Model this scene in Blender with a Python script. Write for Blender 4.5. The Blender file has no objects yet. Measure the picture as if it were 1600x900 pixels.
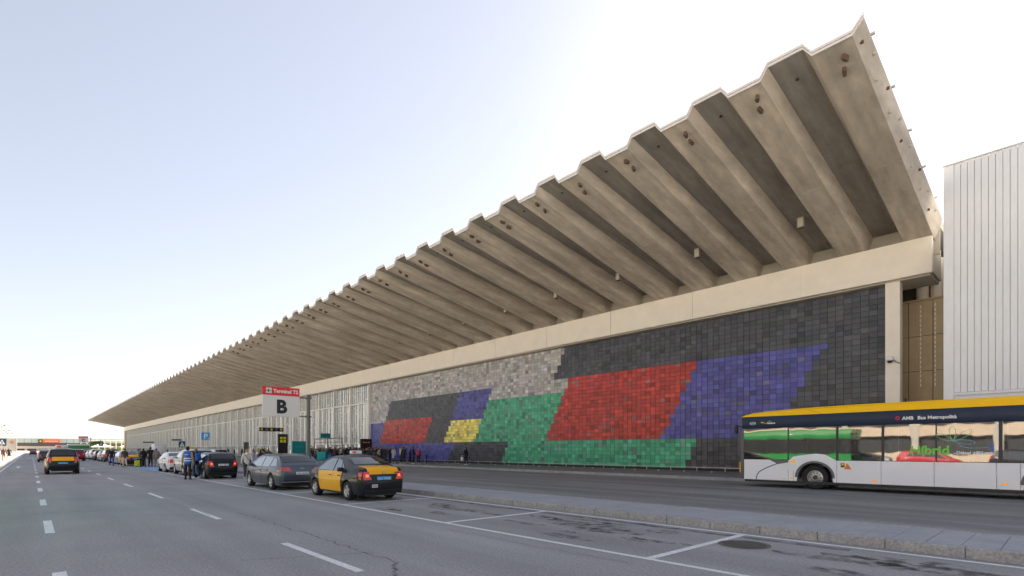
import bpy, bmesh, math, random
from mathutils import Vector, Matrix
R = math.radians
random.seed(7)
S = bpy.context.scene
COL = S.collection

# ------------------------------------------------------------------ camera
cam_d = bpy.data.cameras.new('camera'); cam = bpy.data.objects.new('camera', cam_d); COL.objects.link(cam)
cam.location = (0, 0, 1.68); cam.rotation_euler = (R(90), 0, R(47.41))
cam_d.sensor_width = 36; cam_d.lens = 818 / 1600 * 36; cam_d.shift_y = 0.1575
cam_d.clip_start = 0.1; cam_d.clip_end = 9000
S.camera = cam
# ------------------------------------------------------------------ sky, sun, exposure
SUN_EL, SUN_AZ = 34.0, -17.0          # azimuth from +Y towards +X
W = bpy.data.worlds.new('World'); S.world = W; W.use_nodes = True
nt = W.node_tree; nt.nodes.clear()
o_ = nt.nodes.new('ShaderNodeOutputWorld'); b_ = nt.nodes.new('ShaderNodeBackground'); s_ = nt.nodes.new('ShaderNodeTexSky')
s_.sky_type = 'NISHITA'; s_.sun_disc = False; s_.sun_elevation = R(SUN_EL); s_.sun_rotation = R(SUN_AZ)
s_.air_density = 1.0; s_.dust_density = 0.45; s_.ozone_density = 1.0; s_.altitude = 0
b_.inputs['Strength'].default_value = 0.066
hs_ = nt.nodes.new('ShaderNodeHueSaturation'); hs_.inputs['Saturation'].default_value = 0.60
gm_ = nt.nodes.new('ShaderNodeGamma'); gm_.inputs['Gamma'].default_value = 0.7     # hazy winter sky: flatter falloff
nt.links.new(s_.outputs[0], hs_.inputs['Color']); nt.links.new(hs_.outputs[0], gm_.inputs['Color']); tn_ = nt.nodes.new('ShaderNodeVectorMath'); tn_.operation = 'MULTIPLY'; tn_.inputs[1].default_value = (1.01, .98, 1.0)
nt.links.new(gm_.outputs[0], tn_.inputs[0]); nt.links.new(tn_.outputs[0], b_.inputs[0]); nt.links.new(b_.outputs[0], o_.inputs[0])
ld = bpy.data.lights.new('sun', 'SUN'); ld.energy = 5.0; ld.angle = R(0.53); ld.color = (1.0, 0.93, 0.83)
sun = bpy.data.objects.new('sun', ld); COL.objects.link(sun)
to_sun = Vector((math.sin(R(SUN_AZ)) * math.cos(R(SUN_EL)), math.cos(R(SUN_AZ)) * math.cos(R(SUN_EL)), math.sin(R(SUN_EL))))
sun.rotation_euler = to_sun.to_track_quat('Z', 'Y').to_euler(); sun.location = (0, 60, 80)
S.view_settings.view_transform = 'Standard'; S.view_settings.look = 'None'
S.view_settings.exposure = 2.35; S.view_settings.gamma = 1.0; S.view_settings.use_curve_mapping = False
S.render.engine = 'CYCLES'; S.cycles.use_denoising = True
S.cycles.max_bounces = 8; S.cycles.diffuse_bounces = 4; S.cycles.glossy_bounces = 4; S.cycles.transmission_bounces = 4
S.cycles.caustics_reflective = False; S.cycles.caustics_refractive = False

# ------------------------------------------------------------------ materials
MATS = {}
def mat(name, col=(.5, .5, .5), rough=.6, metal=0.0, var=0.0, scale=1.0, var2=0.0, scale2=20.0, bump=0.0, bscale=60.0, coat=0.0, emit=None, spec=.5, objcol=False, attr=None, stretch=None, streak=0.0, alpha=None, sdir=(.05, 1.1, 1)):
    if name in MATS: return MATS[name]
    m = bpy.data.materials.new(name); m.use_nodes = True; n = m.node_tree; L = n.links
    p = n.nodes['Principled BSDF']
    p.inputs['Roughness'].default_value = rough; p.inputs['Metallic'].default_value = metal
    p.inputs['Coat Weight'].default_value = coat; p.inputs['Coat Roughness'].default_value = .04
    p.inputs['Specular IOR Level'].default_value = spec
    geo = n.nodes.new('ShaderNodeNewGeometry'); pos = geo.outputs['Position']
    if stretch:
        vm = n.nodes.new('ShaderNodeVectorMath'); vm.operation = 'MULTIPLY'; vm.inputs[1].default_value = stretch
        L.new(pos, vm.inputs[0]); pos = vm.outputs[0]
    if objcol:
        oi = n.nodes.new('ShaderNodeObjectInfo'); src = oi.outputs['Color']
    elif attr:
        at = n.nodes.new('ShaderNodeAttribute'); at.attribute_name = attr; src = at.outputs['Color']
    else:
        rgb = n.nodes.new('ShaderNodeRGB'); rgb.outputs[0].default_value = (*col, 1); src = rgb.outputs[0]
    for v, sc, det in ((var, scale, 5), (var2, scale2, 3)):
        if v > 0:
            nz = n.nodes.new('ShaderNodeTexNoise'); nz.inputs['Scale'].default_value = sc; nz.inputs['Detail'].default_value = det
            nz.inputs['Roughness'].default_value = .6
            L.new(pos, nz.inputs['Vector'])
            mr = n.nodes.new('ShaderNodeMapRange'); mr.inputs[1].default_value = .25; mr.inputs[2].default_value = .75
            mr.inputs[3].default_value = 1 - v; mr.inputs[4].default_value = 1 + v
            L.new(nz.outputs[0], mr.inputs[0])
            mx = n.nodes.new('ShaderNodeVectorMath'); mx.operation = 'SCALE'
            L.new(src, mx.inputs[0]); L.new(mr.outputs[0], mx.inputs['Scale']); src = mx.outputs[0]
    if streak > 0:
        vm = n.nodes.new('ShaderNodeVectorMath'); vm.operation = 'MULTIPLY'; vm.inputs[1].default_value = sdir
        L.new(geo.outputs['Position'], vm.inputs[0])
        nz = n.nodes.new('ShaderNodeTexNoise'); nz.inputs['Scale'].default_value = 1.0; nz.inputs['Detail'].default_value = 4; L.new(vm.outputs[0], nz.inputs['Vector'])
        mr = n.nodes.new('ShaderNodeMapRange'); mr.inputs[1].default_value = .3; mr.inputs[2].default_value = .7; mr.inputs[3].default_value = 1 - streak; mr.inputs[4].default_value = 1 + streak
        L.new(nz.outputs[0], mr.inputs[0]); mx = n.nodes.new('ShaderNodeVectorMath'); mx.operation = 'SCALE'
        L.new(src, mx.inputs[0]); L.new(mr.outputs[0], mx.inputs['Scale']); src = mx.outputs[0]
    if alpha:
        nz = n.nodes.new('ShaderNodeTexNoise'); nz.inputs['Scale'].default_value = alpha[0]; nz.inputs['Detail'].default_value = 4; L.new(pos, nz.inputs['Vector'])
        mr = n.nodes.new('ShaderNodeMapRange'); mr.inputs[1].default_value = alpha[1]; mr.inputs[2].default_value = alpha[2]; mr.inputs[3].default_value = 0; mr.inputs[4].default_value = alpha[3]
        L.new(nz.outputs[0], mr.inputs[0]); L.new(mr.outputs[0], p.inputs['Alpha'])
    L.new(src, p.inputs['Base Color'])
    if bump > 0:
        nz = n.nodes.new('ShaderNodeTexNoise'); nz.inputs['Scale'].default_value = bscale; nz.inputs['Detail'].default_value = 3
        L.new(pos, nz.inputs['Vector'])
        bp = n.nodes.new('ShaderNodeBump'); bp.inputs['Strength'].default_value = bump; bp.inputs['Distance'].default_value = .02
        L.new(nz.outputs[0], bp.inputs['Height']); L.new(bp.outputs[0], p.inputs['Normal'])
    if emit:
        p.inputs['Emission Color'].default_value = (*emit[:3], 1); p.inputs['Emission Strength'].default_value = emit[3]
    MATS[name] = m
    return m

def flat(name, col, rough=.6, **k): return mat(name, col, rough, **k)

M = dict(
 asphalt=mat('asphalt', (.31, .305, .30), .82, var=.11, scale=.30, var2=.30, scale2=24, bump=.35, bscale=60, spec=.3, streak=.12),
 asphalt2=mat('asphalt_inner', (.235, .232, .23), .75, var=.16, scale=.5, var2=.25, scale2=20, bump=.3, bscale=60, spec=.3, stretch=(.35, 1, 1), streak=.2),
 tar=mat('tar', (.10, .10, .105), .6, var=.2, scale=9, alpha=(3.5, .30, .66, .6)),
 oil=mat('oil_stain', (.06, .058, .06), .55, var=.25, scale=14, alpha=(4.5, .40, .72, .55)),
 paint=mat('road_paint', (.72, .72, .72), .7, var=.10, scale=3, var2=.22, scale2=20, alpha=(14, .22, .36, 1.0)),
 paintworn=mat('road_paint_worn', (.36, .36, .36), .75, var=.35, scale=9, var2=.3, scale2=40),
 bluepaint=mat('road_paint_blue', (.20, .36, .56), .7, var=.15, scale=2, var2=.15, scale2=30),
 slab=mat('paving_slab', (.34, .35, .37), .75, var=.12, scale=1.1, var2=.12, scale2=14, bump=.15, bscale=60),
 kerb=mat('granite_kerb', (.33, .33, .33), .8, var=.2, scale=1.6, var2=.34, scale2=26, bump=.3, bscale=60),
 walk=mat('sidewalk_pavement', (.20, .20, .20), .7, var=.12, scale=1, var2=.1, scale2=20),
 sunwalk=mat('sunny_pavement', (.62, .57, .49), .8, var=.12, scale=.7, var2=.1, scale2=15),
 ground=mat('ground', (.52, .48, .41), .9, var=.2, scale=.03),
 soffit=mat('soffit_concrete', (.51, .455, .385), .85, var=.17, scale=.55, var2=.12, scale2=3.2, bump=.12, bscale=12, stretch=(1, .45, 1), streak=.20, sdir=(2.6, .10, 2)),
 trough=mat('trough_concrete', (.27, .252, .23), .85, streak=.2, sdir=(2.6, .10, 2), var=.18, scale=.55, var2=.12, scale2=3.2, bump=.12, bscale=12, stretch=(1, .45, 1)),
 concrete=mat('concrete', (.50, .46, .40), .85, var=.12, scale=.8),
 trim=mat('eave_metal', (.62, .59, .57), .5, metal=.0, var=.06, scale=2),
 rust=mat('rusty_iron', (.12, .075, .055), .8, var=.3, scale=12),
 cream=mat('cream_paint', (.88, .80, .69), .55, var=.05, scale=1.2),
 mull=mat('white_mullion', (.92, .90, .84), .5, var=.05, scale=2),
 dark=mat('dark_metal', (.03, .03, .032), .5),
 grey=mat('grey_metal', (.12, .12, .12), .45),
 steel=mat('steel', (.45, .45, .46), .35, metal=.6),
 white=mat('white_paint', (.78, .78, .78), .5),
 offwhite=mat('sign_white', (.74, .70, .66), .5),
 red=mat('sign_red', (.75, .012, .02), .4),
 black=mat('sign_black', (.012, .010, .012), .5),
 blue=mat('sign_blue', (.02, .30, .68), .4),
 teal=mat('teal_panel', (.0, .20, .21), .45),
 tealbright=mat('teal_bag', (.0, .36, .36), .5),
 yellow=mat('yellow_board', (.85, .62, .01), .5),
 green=mat('green_paint', (.02, .25, .05), .35, coat=.3),
 clad=mat('white_cladding', (.78, .78, .78), .45, var=.05, scale=1.5, var2=.03, scale2=9, stretch=(1, 1, .25)),
 screen=mat('bronze_screen', (.52, .40, .24), .5, metal=.15, var=.12, scale=1.3, var2=.12, scale2=60),
 tyre=mat('tyre_rubber', (.014, .014, .015), .8),
 rim=mat('alloy_rim', (.55, .55, .56), .3, metal=.7),
 glass=mat('car_glass', (.010, .012, .015), .03, spec=.7, coat=.3),
 glasslight=mat('side_glass', (.10, .12, .14), .03, spec=1.0, coat=1.0, metal=.35),
 plastic=mat('black_plastic', (.015, .015, .016), .5),
 lampred=mat('tail_lamp', (.45, .01, .015), .12, coat=1, emit=(1, .03, .03, .02)),
 lampamber=mat('amber_lamp', (.9, .30, .01), .2, emit=(1, .35, .02, .1)),
 lampred_on=mat('brake_lamp_lit', (.75, .12, .04), .2, emit=(1, .25, .05, .16)),
 lampcore=mat('lamp_core', (.55, .10, .08), .15, coat=.6),
 lampclear=mat('clear_lamp', (.8, .8, .8), .1, coat=1),
 plate=mat('number_plate', (.75, .75, .75), .5), plateblue=mat('blue_plate', (.05, .33, .70), .5),
 inkdark=mat('plate_ink', (.05, .05, .06), .6), inkwhite=mat('plate_ink_pale', (.6, .75, .9), .6),
 tan=mat('tan_wall', (.60, .48, .36), .8, var=.1, scale=.6),
 leaf=mat('leaves', (.09, .12, .025), .6, var=.45, scale=.9), leafy=mat('leaves_yellow', (.32, .26, .03), .6, var=.3, scale=.9),
 bark=mat('bark', (.10, .07, .05), .9, var=.2, scale=6),
)
def wall_glass():
    m = mat('facade_glass', (.72, .74, .74), .04, metal=.72, spec=.8)
    n = m.node_tree; p = n.nodes['Principled BSDF']
    nz = n.nodes.new('ShaderNodeTexNoise'); nz.inputs['Scale'].default_value = .5
    geo = n.nodes.new('ShaderNodeNewGeometry'); n.links.new(geo.outputs['Position'], nz.inputs['Vector'])
    bp = n.nodes.new('ShaderNodeBump'); bp.inputs['Strength'].default_value = .06; bp.inputs['Distance'].default_value = .05
    n.links.new(nz.outputs[0], bp.inputs['Height']); n.links.new(bp.outputs[0], p.inputs['Normal'])
    return m
M['wallglass'] = wall_glass()
def bus_glass():
    m = mat('bus_glass', (.24, .235, .23), .02, metal=.8, spec=1.0)
    n = m.node_tree; p = n.nodes['Principled BSDF']; p.inputs['Alpha'].default_value = .6
    nz = n.nodes.new('ShaderNodeTexNoise'); nz.inputs['Scale'].default_value = 1.1; nz.inputs['Detail'].default_value = 1
    geo = n.nodes.new('ShaderNodeNewGeometry'); n.links.new(geo.outputs['Position'], nz.inputs['Vector'])
    bp = n.nodes.new('ShaderNodeBump'); bp.inputs['Strength'].default_value = .05; bp.inputs['Distance'].default_value = .05
    n.links.new(nz.outputs[0], bp.inputs['Height']); n.links.new(bp.outputs[0], p.inputs['Normal'])
    return m
M['busglass'] = bus_glass()
def fascia_mat():       # horizontally boarded cream fascia
    m = mat('fascia_boards', (.90, .83, .72), .5, var=.05, scale=1.0)
    n = m.node_tree; p = n.nodes['Principled BSDF']
    geo = n.nodes.new('ShaderNodeNewGeometry'); sx = n.nodes.new('ShaderNodeSeparateXYZ'); n.links.new(geo.outputs['Position'], sx.inputs[0])
    mu = n.nodes.new('ShaderNodeMath'); mu.operation = 'MULTIPLY'; mu.inputs[1].default_value = 1 / .094; n.links.new(sx.outputs[2], mu.inputs[0])
    fr = n.nodes.new('ShaderNodeMath'); fr.operation = 'FRACT'; n.links.new(mu.outputs[0], fr.inputs[0])
    bp = n.nodes.new('ShaderNodeBump'); bp.inputs['Strength'].default_value = .55; bp.inputs['Distance'].default_value = .03
    n.links.new(fr.outputs[0], bp.inputs['Height']); n.links.new(bp.outputs[0], p.inputs['Normal'])
    return m
M['fascia'] = fascia_mat()
def carpaint(name, col, metal=0.0, rough=.4, coat=.35): return mat('paint_' + name, col, rough, metal=metal, coat=coat, spec=.18)

# ------------------------------------------------------------------ mesh helpers
def mesh_from(name, verts, faces, smooth=False, angle=None):
    me = bpy.data.meshes.new(name); me.from_pydata([tuple(v) for v in verts], [], faces); me.update()
    if smooth:
        me.polygons.foreach_set('use_smooth', [True] * len(me.polygons))
        if angle: me.set_sharp_from_angle(angle=R(angle))
    return me
def ob(name, me, m=None, parent=None, loc=None, rot=None):
    o = bpy.data.objects.new(name, me); COL.objects.link(o)
    if m is not None and me is not None:
        if len(me.materials) == 0: me.materials.append(None)
        o.material_slots[0].link = 'OBJECT'; o.material_slots[0].material = m
    if parent: o.parent = parent
    if loc: o.location = loc
    if rot: o.rotation_euler = rot
    return o
def tag(o, label=None, cat=None, group=None, kind=None):
    if label: o['label'] = label
    if cat: o['category'] = cat
    if group: o['group'] = group
    if kind: o['kind'] = kind
    return o
def empty(name, loc=(0, 0, 0), rz=0):
    o = bpy.data.objects.new(name, None); COL.objects.link(o); o.location = loc; o.rotation_euler = (0, 0, rz); o.empty_display_size = .2
    return o
class MB:
    def __init__(s): s.v = []; s.f = []
    def box(s, x0, x1, y0, y1, z0, z1):
        b = len(s.v)
        s.v += [(x0, y0, z0), (x1, y0, z0), (x1, y1, z0), (x0, y1, z0), (x0, y0, z1), (x1, y0, z1), (x1, y1, z1), (x0, y1, z1)]
        s.f += [tuple(b + i for i in q) for q in ((0, 3, 2, 1), (4, 5, 6, 7), (0, 1, 5, 4), (1, 2, 6, 5), (2, 3, 7, 6), (3, 0, 4, 7))]
        return s
    def quad(s, *p):
        b = len(s.v); s.v += p; s.f.append(tuple(range(b, b + len(p)))); return s
    def tube(s, a, b, r0, r1=None, n=10, caps=True):
        a = Vector(a); b = Vector(b); r1 = r0 if r1 is None else r1
        d = (b - a).normalized(); u = d.orthogonal().normalized(); w = d.cross(u); k = len(s.v)
        for c, r in ((a, r0), (b, r1)):
            for i in range(n):
                t = 2 * math.pi * i / n; s.v.append(tuple(c + u * (r * math.cos(t)) + w * (r * math.sin(t))))
        for i in range(n):
            j = (i + 1) % n; s.f.append((k + i, k + j, k + n + j, k + n + i))
        if caps: s.f.append(tuple(k + i for i in reversed(range(n)))); s.f.append(tuple(k + n + i for i in range(n)))
        return s
    def path(s, pts, r, n=6):
        for a, b in zip(pts, pts[1:]): s.tube(a, b, r, r, n)
        return s
    def mesh(s, name, smooth=False, angle=None): return mesh_from(name, s.v, s.f, smooth, angle)
    def build(s, name, m, parent=None, loc=None, rot=None, smooth=False, angle=None):
        return ob(name, s.mesh(name, smooth, angle), m, parent, loc, rot)
def bevel_box_mesh(name, x0, x1, y0, y1, z0, z1, r=.02, seg=2):
    bm = bmesh.new(); bmesh.ops.create_cube(bm, size=1)
    for v in bm.verts:
        v.co = ((x0 + x1) / 2 + v.co.x * (x1 - x0), (y0 + y1) / 2 + v.co.y * (y1 - y0), (z0 + z1) / 2 + v.co.z * (z1 - z0))
    bmesh.ops.bevel(bm, geom=bm.edges[:], offset=r, segments=seg, affect='EDGES', profile=.5)
    me = bpy.data.meshes.new(name); bm.to_mesh(me); bm.free()
    if seg > 1:
        me.polygons.foreach_set('use_smooth', [True] * len(me.polygons)); me.set_sharp_from_angle(angle=R(40))
    return me
def text_mesh(body, size, bold=0.0, extrude=.004, align='LEFT', sx=1.0):
    cu = bpy.data.curves.new('lettering', 'FONT'); cu.body = body; cu.size = size; cu.offset = bold; cu.extrude = extrude
    cu.align_x = align; cu.resolution_u = 3
    t = bpy.data.objects.new('lettering_tmp', cu); COL.objects.link(t)
    dg = bpy.context.evaluated_depsgraph_get(); me = bpy.data.meshes.new_from_object(t.evaluated_get(dg))
    bpy.data.objects.remove(t); bpy.data.curves.remove(cu)
    if sx != 1.0:
        for v in me.vertices: v.co.x *= sx
    me.materials.clear(); return me
FACE_S = (R(90), 0, 0)          # read looking along +y
FACE_E = (R(90), 0, R(90))      # read looking along -x
def eval_mesh(o):
    dg = bpy.context.evaluated_depsgraph_get(); return bpy.data.meshes.new_from_object(o.evaluated_get(dg))

# ================================================================== SETTING
def sheet(name, x0, x1, y0, y1, z, m, parent=None, nx=1):
    b = MB()
    for i in range(nx):
        a = x0 + (x1 - x0) * i / nx; c = x0 + (x1 - x0) * (i + 1) / nx
        b.quad((a, y0, z), (c, y0, z), (c, y1, z), (a, y1, z))
    return b.build(name, m, parent)
tag(sheet('ground', -5000, 3000, -4000, 4000, -.01, M['ground']), kind='structure')
road = tag(sheet('road', -900, 80, -2.0, 10.62, 0, M['asphalt']), kind='structure')
inner = tag(sheet('service_road', -900, 80, 12.7, 27.4, 0, M['asphalt2']), kind='structure')
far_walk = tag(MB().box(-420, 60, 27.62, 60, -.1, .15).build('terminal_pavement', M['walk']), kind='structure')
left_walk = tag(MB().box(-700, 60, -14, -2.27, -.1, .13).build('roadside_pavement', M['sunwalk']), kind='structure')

def stone_row(parent, name, xs0, xs1, step, y0, y1, z0, z1, m, near, gap=.008, jit=.003, rad=.012):
    """stones laid along x, nearest ones as single pieces, the rest joined"""
    me = None; x = xs1; k = 0; rest = MB()
    while x - step >= xs0:
        dz = random.uniform(-jit, jit)
        if k < near:
            if me is None: me = bevel_box_mesh(name, 0, step - gap, y0, y1, z0, z1, rad, 1)
            ob(name, me, m, parent, (x - step, random.uniform(-jit, jit), dz))
        else:
            rest.box(x - step, x - gap, y0, y1, z0, z1 + dz)
        x -= step; k += 1
    if rest.v: tag(rest.build(name + '_row', m, parent), kind='stuff')
# median island with kerbs and slabs
median = tag(MB().box(-230, 30, 10.72, 12.68, -.1, .15).build('median_island', M['kerb']), kind='structure')
stone_row(median, 'kerb_stone', -230, 6, 1.03, 10.60, 10.80, -.08, .17, M['kerb'], 75)
stone_row(median, 'back_kerb_stone', -230, 6, 1.03, 12.56, 12.76, -.08, .17, M['kerb'], 75)
stone_row(median, 'paving_slab', -230, 6, .455, 10.808, 12.552, .10, .166, M['slab'], 150, rad=.005)
fk = tag(MB().box(-420, 60, 27.45, 27.64, -.1, .12).build('terminal_kerb', M['kerb']), kind='structure')
stone_row(fk, 'kerb_stone', -400, 10, 1.5, 27.36, 27.60, -.08, .165, M['kerb'], 60)
lk = tag(MB().box(-700, 60, -2.25, -2.10, -.1, .10).build('roadside_kerb', M['kerb']), kind='structure')
stone_row(lk, 'kerb_stone', -400, -40, 2.0, -2.26, -2.02, -.08, .14, M['kerb'], 40)

# painted markings
def mark(name, x0, x1, y0, y1, m=None, z=.004, parent=None):
    b = MB(); n = max(1, int((x1 - x0) / 2))
    for i in range(n):
        a = x0 + (x1 - x0) * i / n; c = x0 + (x1 - x0) * (i + 1) / n
        b.quad((a, y0, z), (c, y0, z), (c, y1, z), (a, y1, z))
    return b.build(name, m or M['paint'], road if parent is None else parent)
mark('bay_line', -46, 20, 6.90, 7.02)
mark('bay_line', -200, -62, 6.90, 7.02)
mark('kerb_line', -200, 20, 10.26, 10.38)
for k in range(14):
    x = -4.50 - 5.33 * k
    if x < -47 and x > -61: continue
    mark('bay_divider', x - .07, x + .07, 7.024, 10.256)
for k in range(22):
    mark('lane_dash', -9.65 - 7.3 * k, -6.7 - 7.3 * k, 3.27, 3.40)
    mark('lane_dash', -9.45 - 7.0 * k - 2.3 * 0, -6.95 - 7.0 * k, .21, .36)
mark('edge_line', -300, -30, -1.75, -1.63)
mark('disabled_bay', -61, -48, 7.0, 10.2, M['bluepaint'])
for k in range(9): mark('crossing_bar', -131, -128, -1.4 + k * .95, -.95 + k * .95)
mark('crossing_bar', -97, -93, 4.6, 4.9); mark('lane_arrow', -69, -64.5, -.95, -.78)
b = MB(); b.quad((-70.6, -.865, .004), (-69, -1.25, .004), (-69, -.48, .004)); b.build('arrow_head', M['paint'], road)
def worn(pts, w, m, z=.0055, name='worn_mark'):
    b = MB(); pts = [Vector((p[0], p[1], z)) for p in pts]
    for i, (a, c) in enumerate(zip(pts, pts[1:])):
        n = Vector((-(c - a).y, (c - a).x, 0)).normalized() * (w / 2)
        b.quad(tuple(a - n), tuple(c - n), tuple(c + n), tuple(a + n))
    return b.build(name, m, road)
def wob(a, c, n, j):
    return [(a[0] + (c[0] - a[0]) * i / n + random.uniform(-j, j), a[1] + (c[1] - a[1]) * i / n + random.uniform(-j, j)) for i in range(n + 1)]
worn(wob((-18.6, -.1), (-18.2, 1.9), 12, .03), .05, M['paintworn'])
worn(wob((-21.5, 2.3), (-21.2, 3.7), 8, .03), .05, M['paintworn'])
worn(wob((-28, 1.9), (-27.7, 2.7), 5, .03), .09, M['paintworn'])
worn(wob((-14.8, 3.33), (-22, 3.5), 14, .03), .03, M['paintworn'])
worn(wob((-9.0, 6.45), (-4.5, 6.5), 14, .02), .02, M['paintworn'])
worn(wob((-15.2, 4.05), (-6.9, 4.0), 44, .06), .028, M['tar'], name='tar_seam')
worn(wob((-6.9, 4.0), (-5.9, 3.4), 14, .05), .06, M['tar'], name='tar_seam')
worn(wob((-8.6, 2.3), (-7.8, 4.1), 16, .04), .018, M['tar'], name='tar_seam')
worn(wob((-16.4, 2.2), (-14.9, 3.2), 10, .05), .02, M['tar'], name='tar_seam')
worn([(-2.6, 10.0), (-20, 10.05)], .22, M['tar'], z=.003, name='tar_seam')
def blotch(x, y, rx, ry, m, z=.0028):
    n = 16; ph = random.random() * 6
    v = [(x + rx * math.cos(t) * (1 + .35 * math.sin(3 * t + ph) + random.uniform(-.2, .2)), y + ry * math.sin(t) * (1 + .3 * math.cos(2 * t + ph) + random.uniform(-.2, .2)), z) for t in [2 * math.pi * i / n for i in range(n)]]
    b = MB(); b.quad(*v); b.build('oil_stain', m, road)
for k in range(46):
    bx = random.choice([-1.9, -7.2, -12.5, -7.2, -2.2]) + random.gauss(0, 1.0); by = random.gauss(8.7, .75)
    if by > 10.1 or by < 7.2: continue
    s = random.uniform(.09, .28); blotch(bx, by, s * random.uniform(1, 2.6), s * .7, M['oil'], .0025 + .00002 * k)
for bx, by, s in ((-1.75, 9.35, .5), (-2.3, 9.2, .4), (-1.2, 9.3, .4), (-7, 8.9, .6), (-12.3, 8.8, .6), (-7.9, 9.2, .5)): blotch(bx, by, s * 1.8, s * .7, M['oil'], .0035)
# manhole cover
mh = tag(empty('manhole_cover', (-4.02, 9.25, 0)), 'round rusty iron manhole cover in the parking bay by the kerb', 'manhole')
b = MB(); n = 32
for i in range(n):
    t0, t1 = 2 * math.pi * i / n, 2 * math.pi * (i + 1) / n
    b.quad(*[(r * math.cos(t), r * math.sin(t), .008) for r, t in ((.36, t0), (.43, t0), (.43, t1), (.36, t1))])
b.build('frame', mat('iron_rib', (.12, .105, .098), .6), mh)
b = MB(); b.quad(*[(.36 * math.cos(2 * math.pi * i / n), .36 * math.sin(2 * math.pi * i / n), .005) for i in range(n)]); b.build('lid', mat('iron_lid', (.085, .078, .074), .6, var=.3, scale=15), mh)
b = MB()
for i in range(-8, 9):
    hh = math.sqrt(max(0, .34 ** 2 - (i * .04) ** 2))
    if hh > .05: b.box(i * .04 - .01, i * .04 + .01, -hh, hh, .005, .012)
b.build('tread_ribs', mat('iron_rib', (.12, .105, .098), .6), mh)

# ================================================================== TERMINAL
XR, XL = -5.16, -323.0
PER = 2.97
YE, YW, = 20.1, 34.6
TB = tag(empty('terminal_building', (XR, 34.8, 0)), 'long airport terminal with cream fascia under a ribbed concrete cantilever roof', 'building')
def tb(o): o.parent = TB; o.matrix_parent_inverse = Matrix.Translation(TB.location).inverted(); return o
def zb(y): return 15.44 + (12.66 - 15.44) * (y - 20.1) / (34.0 - 20.1)
def zt(y): return 15.84 + (13.48 - 15.84) * (y - 20.1) / (34.5 - 20.1)
def fold_profile(y):            # one fold: right flank (rises to the right), bottom, left flank, trough
    k = (y - YE) / (YW - YE)
    fl = .29
    return [(0.0, zb(y)), (-1.22, zb(y)), (-1.22 - fl, zt(y)), (-PER + fl * .9, zt(y)), (-PER, zb(y))]
def fold_mesh(last=False):
    ys = [20.1, 22.5, 25, 27.30, 27.305, 27.33, 27.335, 30, 32.3, 34.6]
    v = []; f = []
    first = [(.30, 0)] if last else []
    for i, y in enumerate(ys):
        g = .03 if i in (4, 5) else 0
        pr = fold_profile(y)
        row = ([(.30, zt(y))] if last else []) + pr
        v += [(x, y, z + g) for x, z in row]
    n = len(row)
    for i in range(len(ys) - 1):
        for j in range(n - 1):
            f.append((i * n + j, i * n + j + 1, (i + 1) * n + j + 1, (i + 1) * n + j))
    # upper skin so that the shell is 0.12 thick
    o = len(v)
    v += [(x, y, z + .14) for x, y, z in v[:]]
    f += [tuple(o + q for q in reversed(fc)) for fc in f[:]]
    for j in range(n - 1): f.append((j, o + j, o + j + 1, j + 1))
    if last:
        for i in range(len(ys) - 1): f.append((i * n, (i + 1) * n, o + (i + 1) * n, o + i * n))
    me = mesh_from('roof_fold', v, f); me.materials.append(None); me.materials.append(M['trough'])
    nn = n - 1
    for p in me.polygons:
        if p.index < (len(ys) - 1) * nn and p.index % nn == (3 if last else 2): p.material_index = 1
    return me
def eave_mesh(last=False):
    v = []; f = []
    pr = ([(.34, zt(20.1))] if last else []) + fold_profile(20.1)
    for y, d0, d1 in ((20.06, -.035, .05), (20.03, .06, .15)):
        b0 = len(v)
        for x, z in pr: v += [(x, y, z + d0), (x, y, z + d1), (x, 20.11, z + d1), (x, 20.11, z + d0)]
        for j in range(len(pr) - 1):
            a = b0 + 4 * j; c = a + 4
            f += [(a, a + 1, c + 1, c), (a + 1, a + 2, c + 2, c + 1), (a + 3, a, c, c + 3)]
    return mesh_from('eave_trim', v, f)
def bracket_mesh(): return bevel_box_mesh('bracket', -.055, .055, -.15, .15, -.12, .06, .012, 1)
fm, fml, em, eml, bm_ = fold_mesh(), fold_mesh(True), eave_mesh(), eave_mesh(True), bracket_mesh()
hole = MB().tube((0, 0, .02), (0, 0, -.03), .07, .06, 8).mesh('spot_socket')
NF = int((XR - XL) / PER)
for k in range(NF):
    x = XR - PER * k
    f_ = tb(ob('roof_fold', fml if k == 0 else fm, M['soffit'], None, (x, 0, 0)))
    ob('eave_trim', eml if k == 0 else em, M['trim'], f_)
    if k < 26:
        for yy, dx in ((20.75, -.42), (21.35, -.52)):
            ob('bracket', bm_, M['rust'], f_, (dx + random.uniform(-.06, .06), yy + random.uniform(-.06, .06), zb(yy) - random.uniform(.0, .05)), (random.uniform(-.2, .2), random.uniform(-.3, .3), random.uniform(-.3, .5)))
        ob('spot_socket', hole, M['dark'], f_, (-2.1, 21.3, zt(21.3)))
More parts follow.
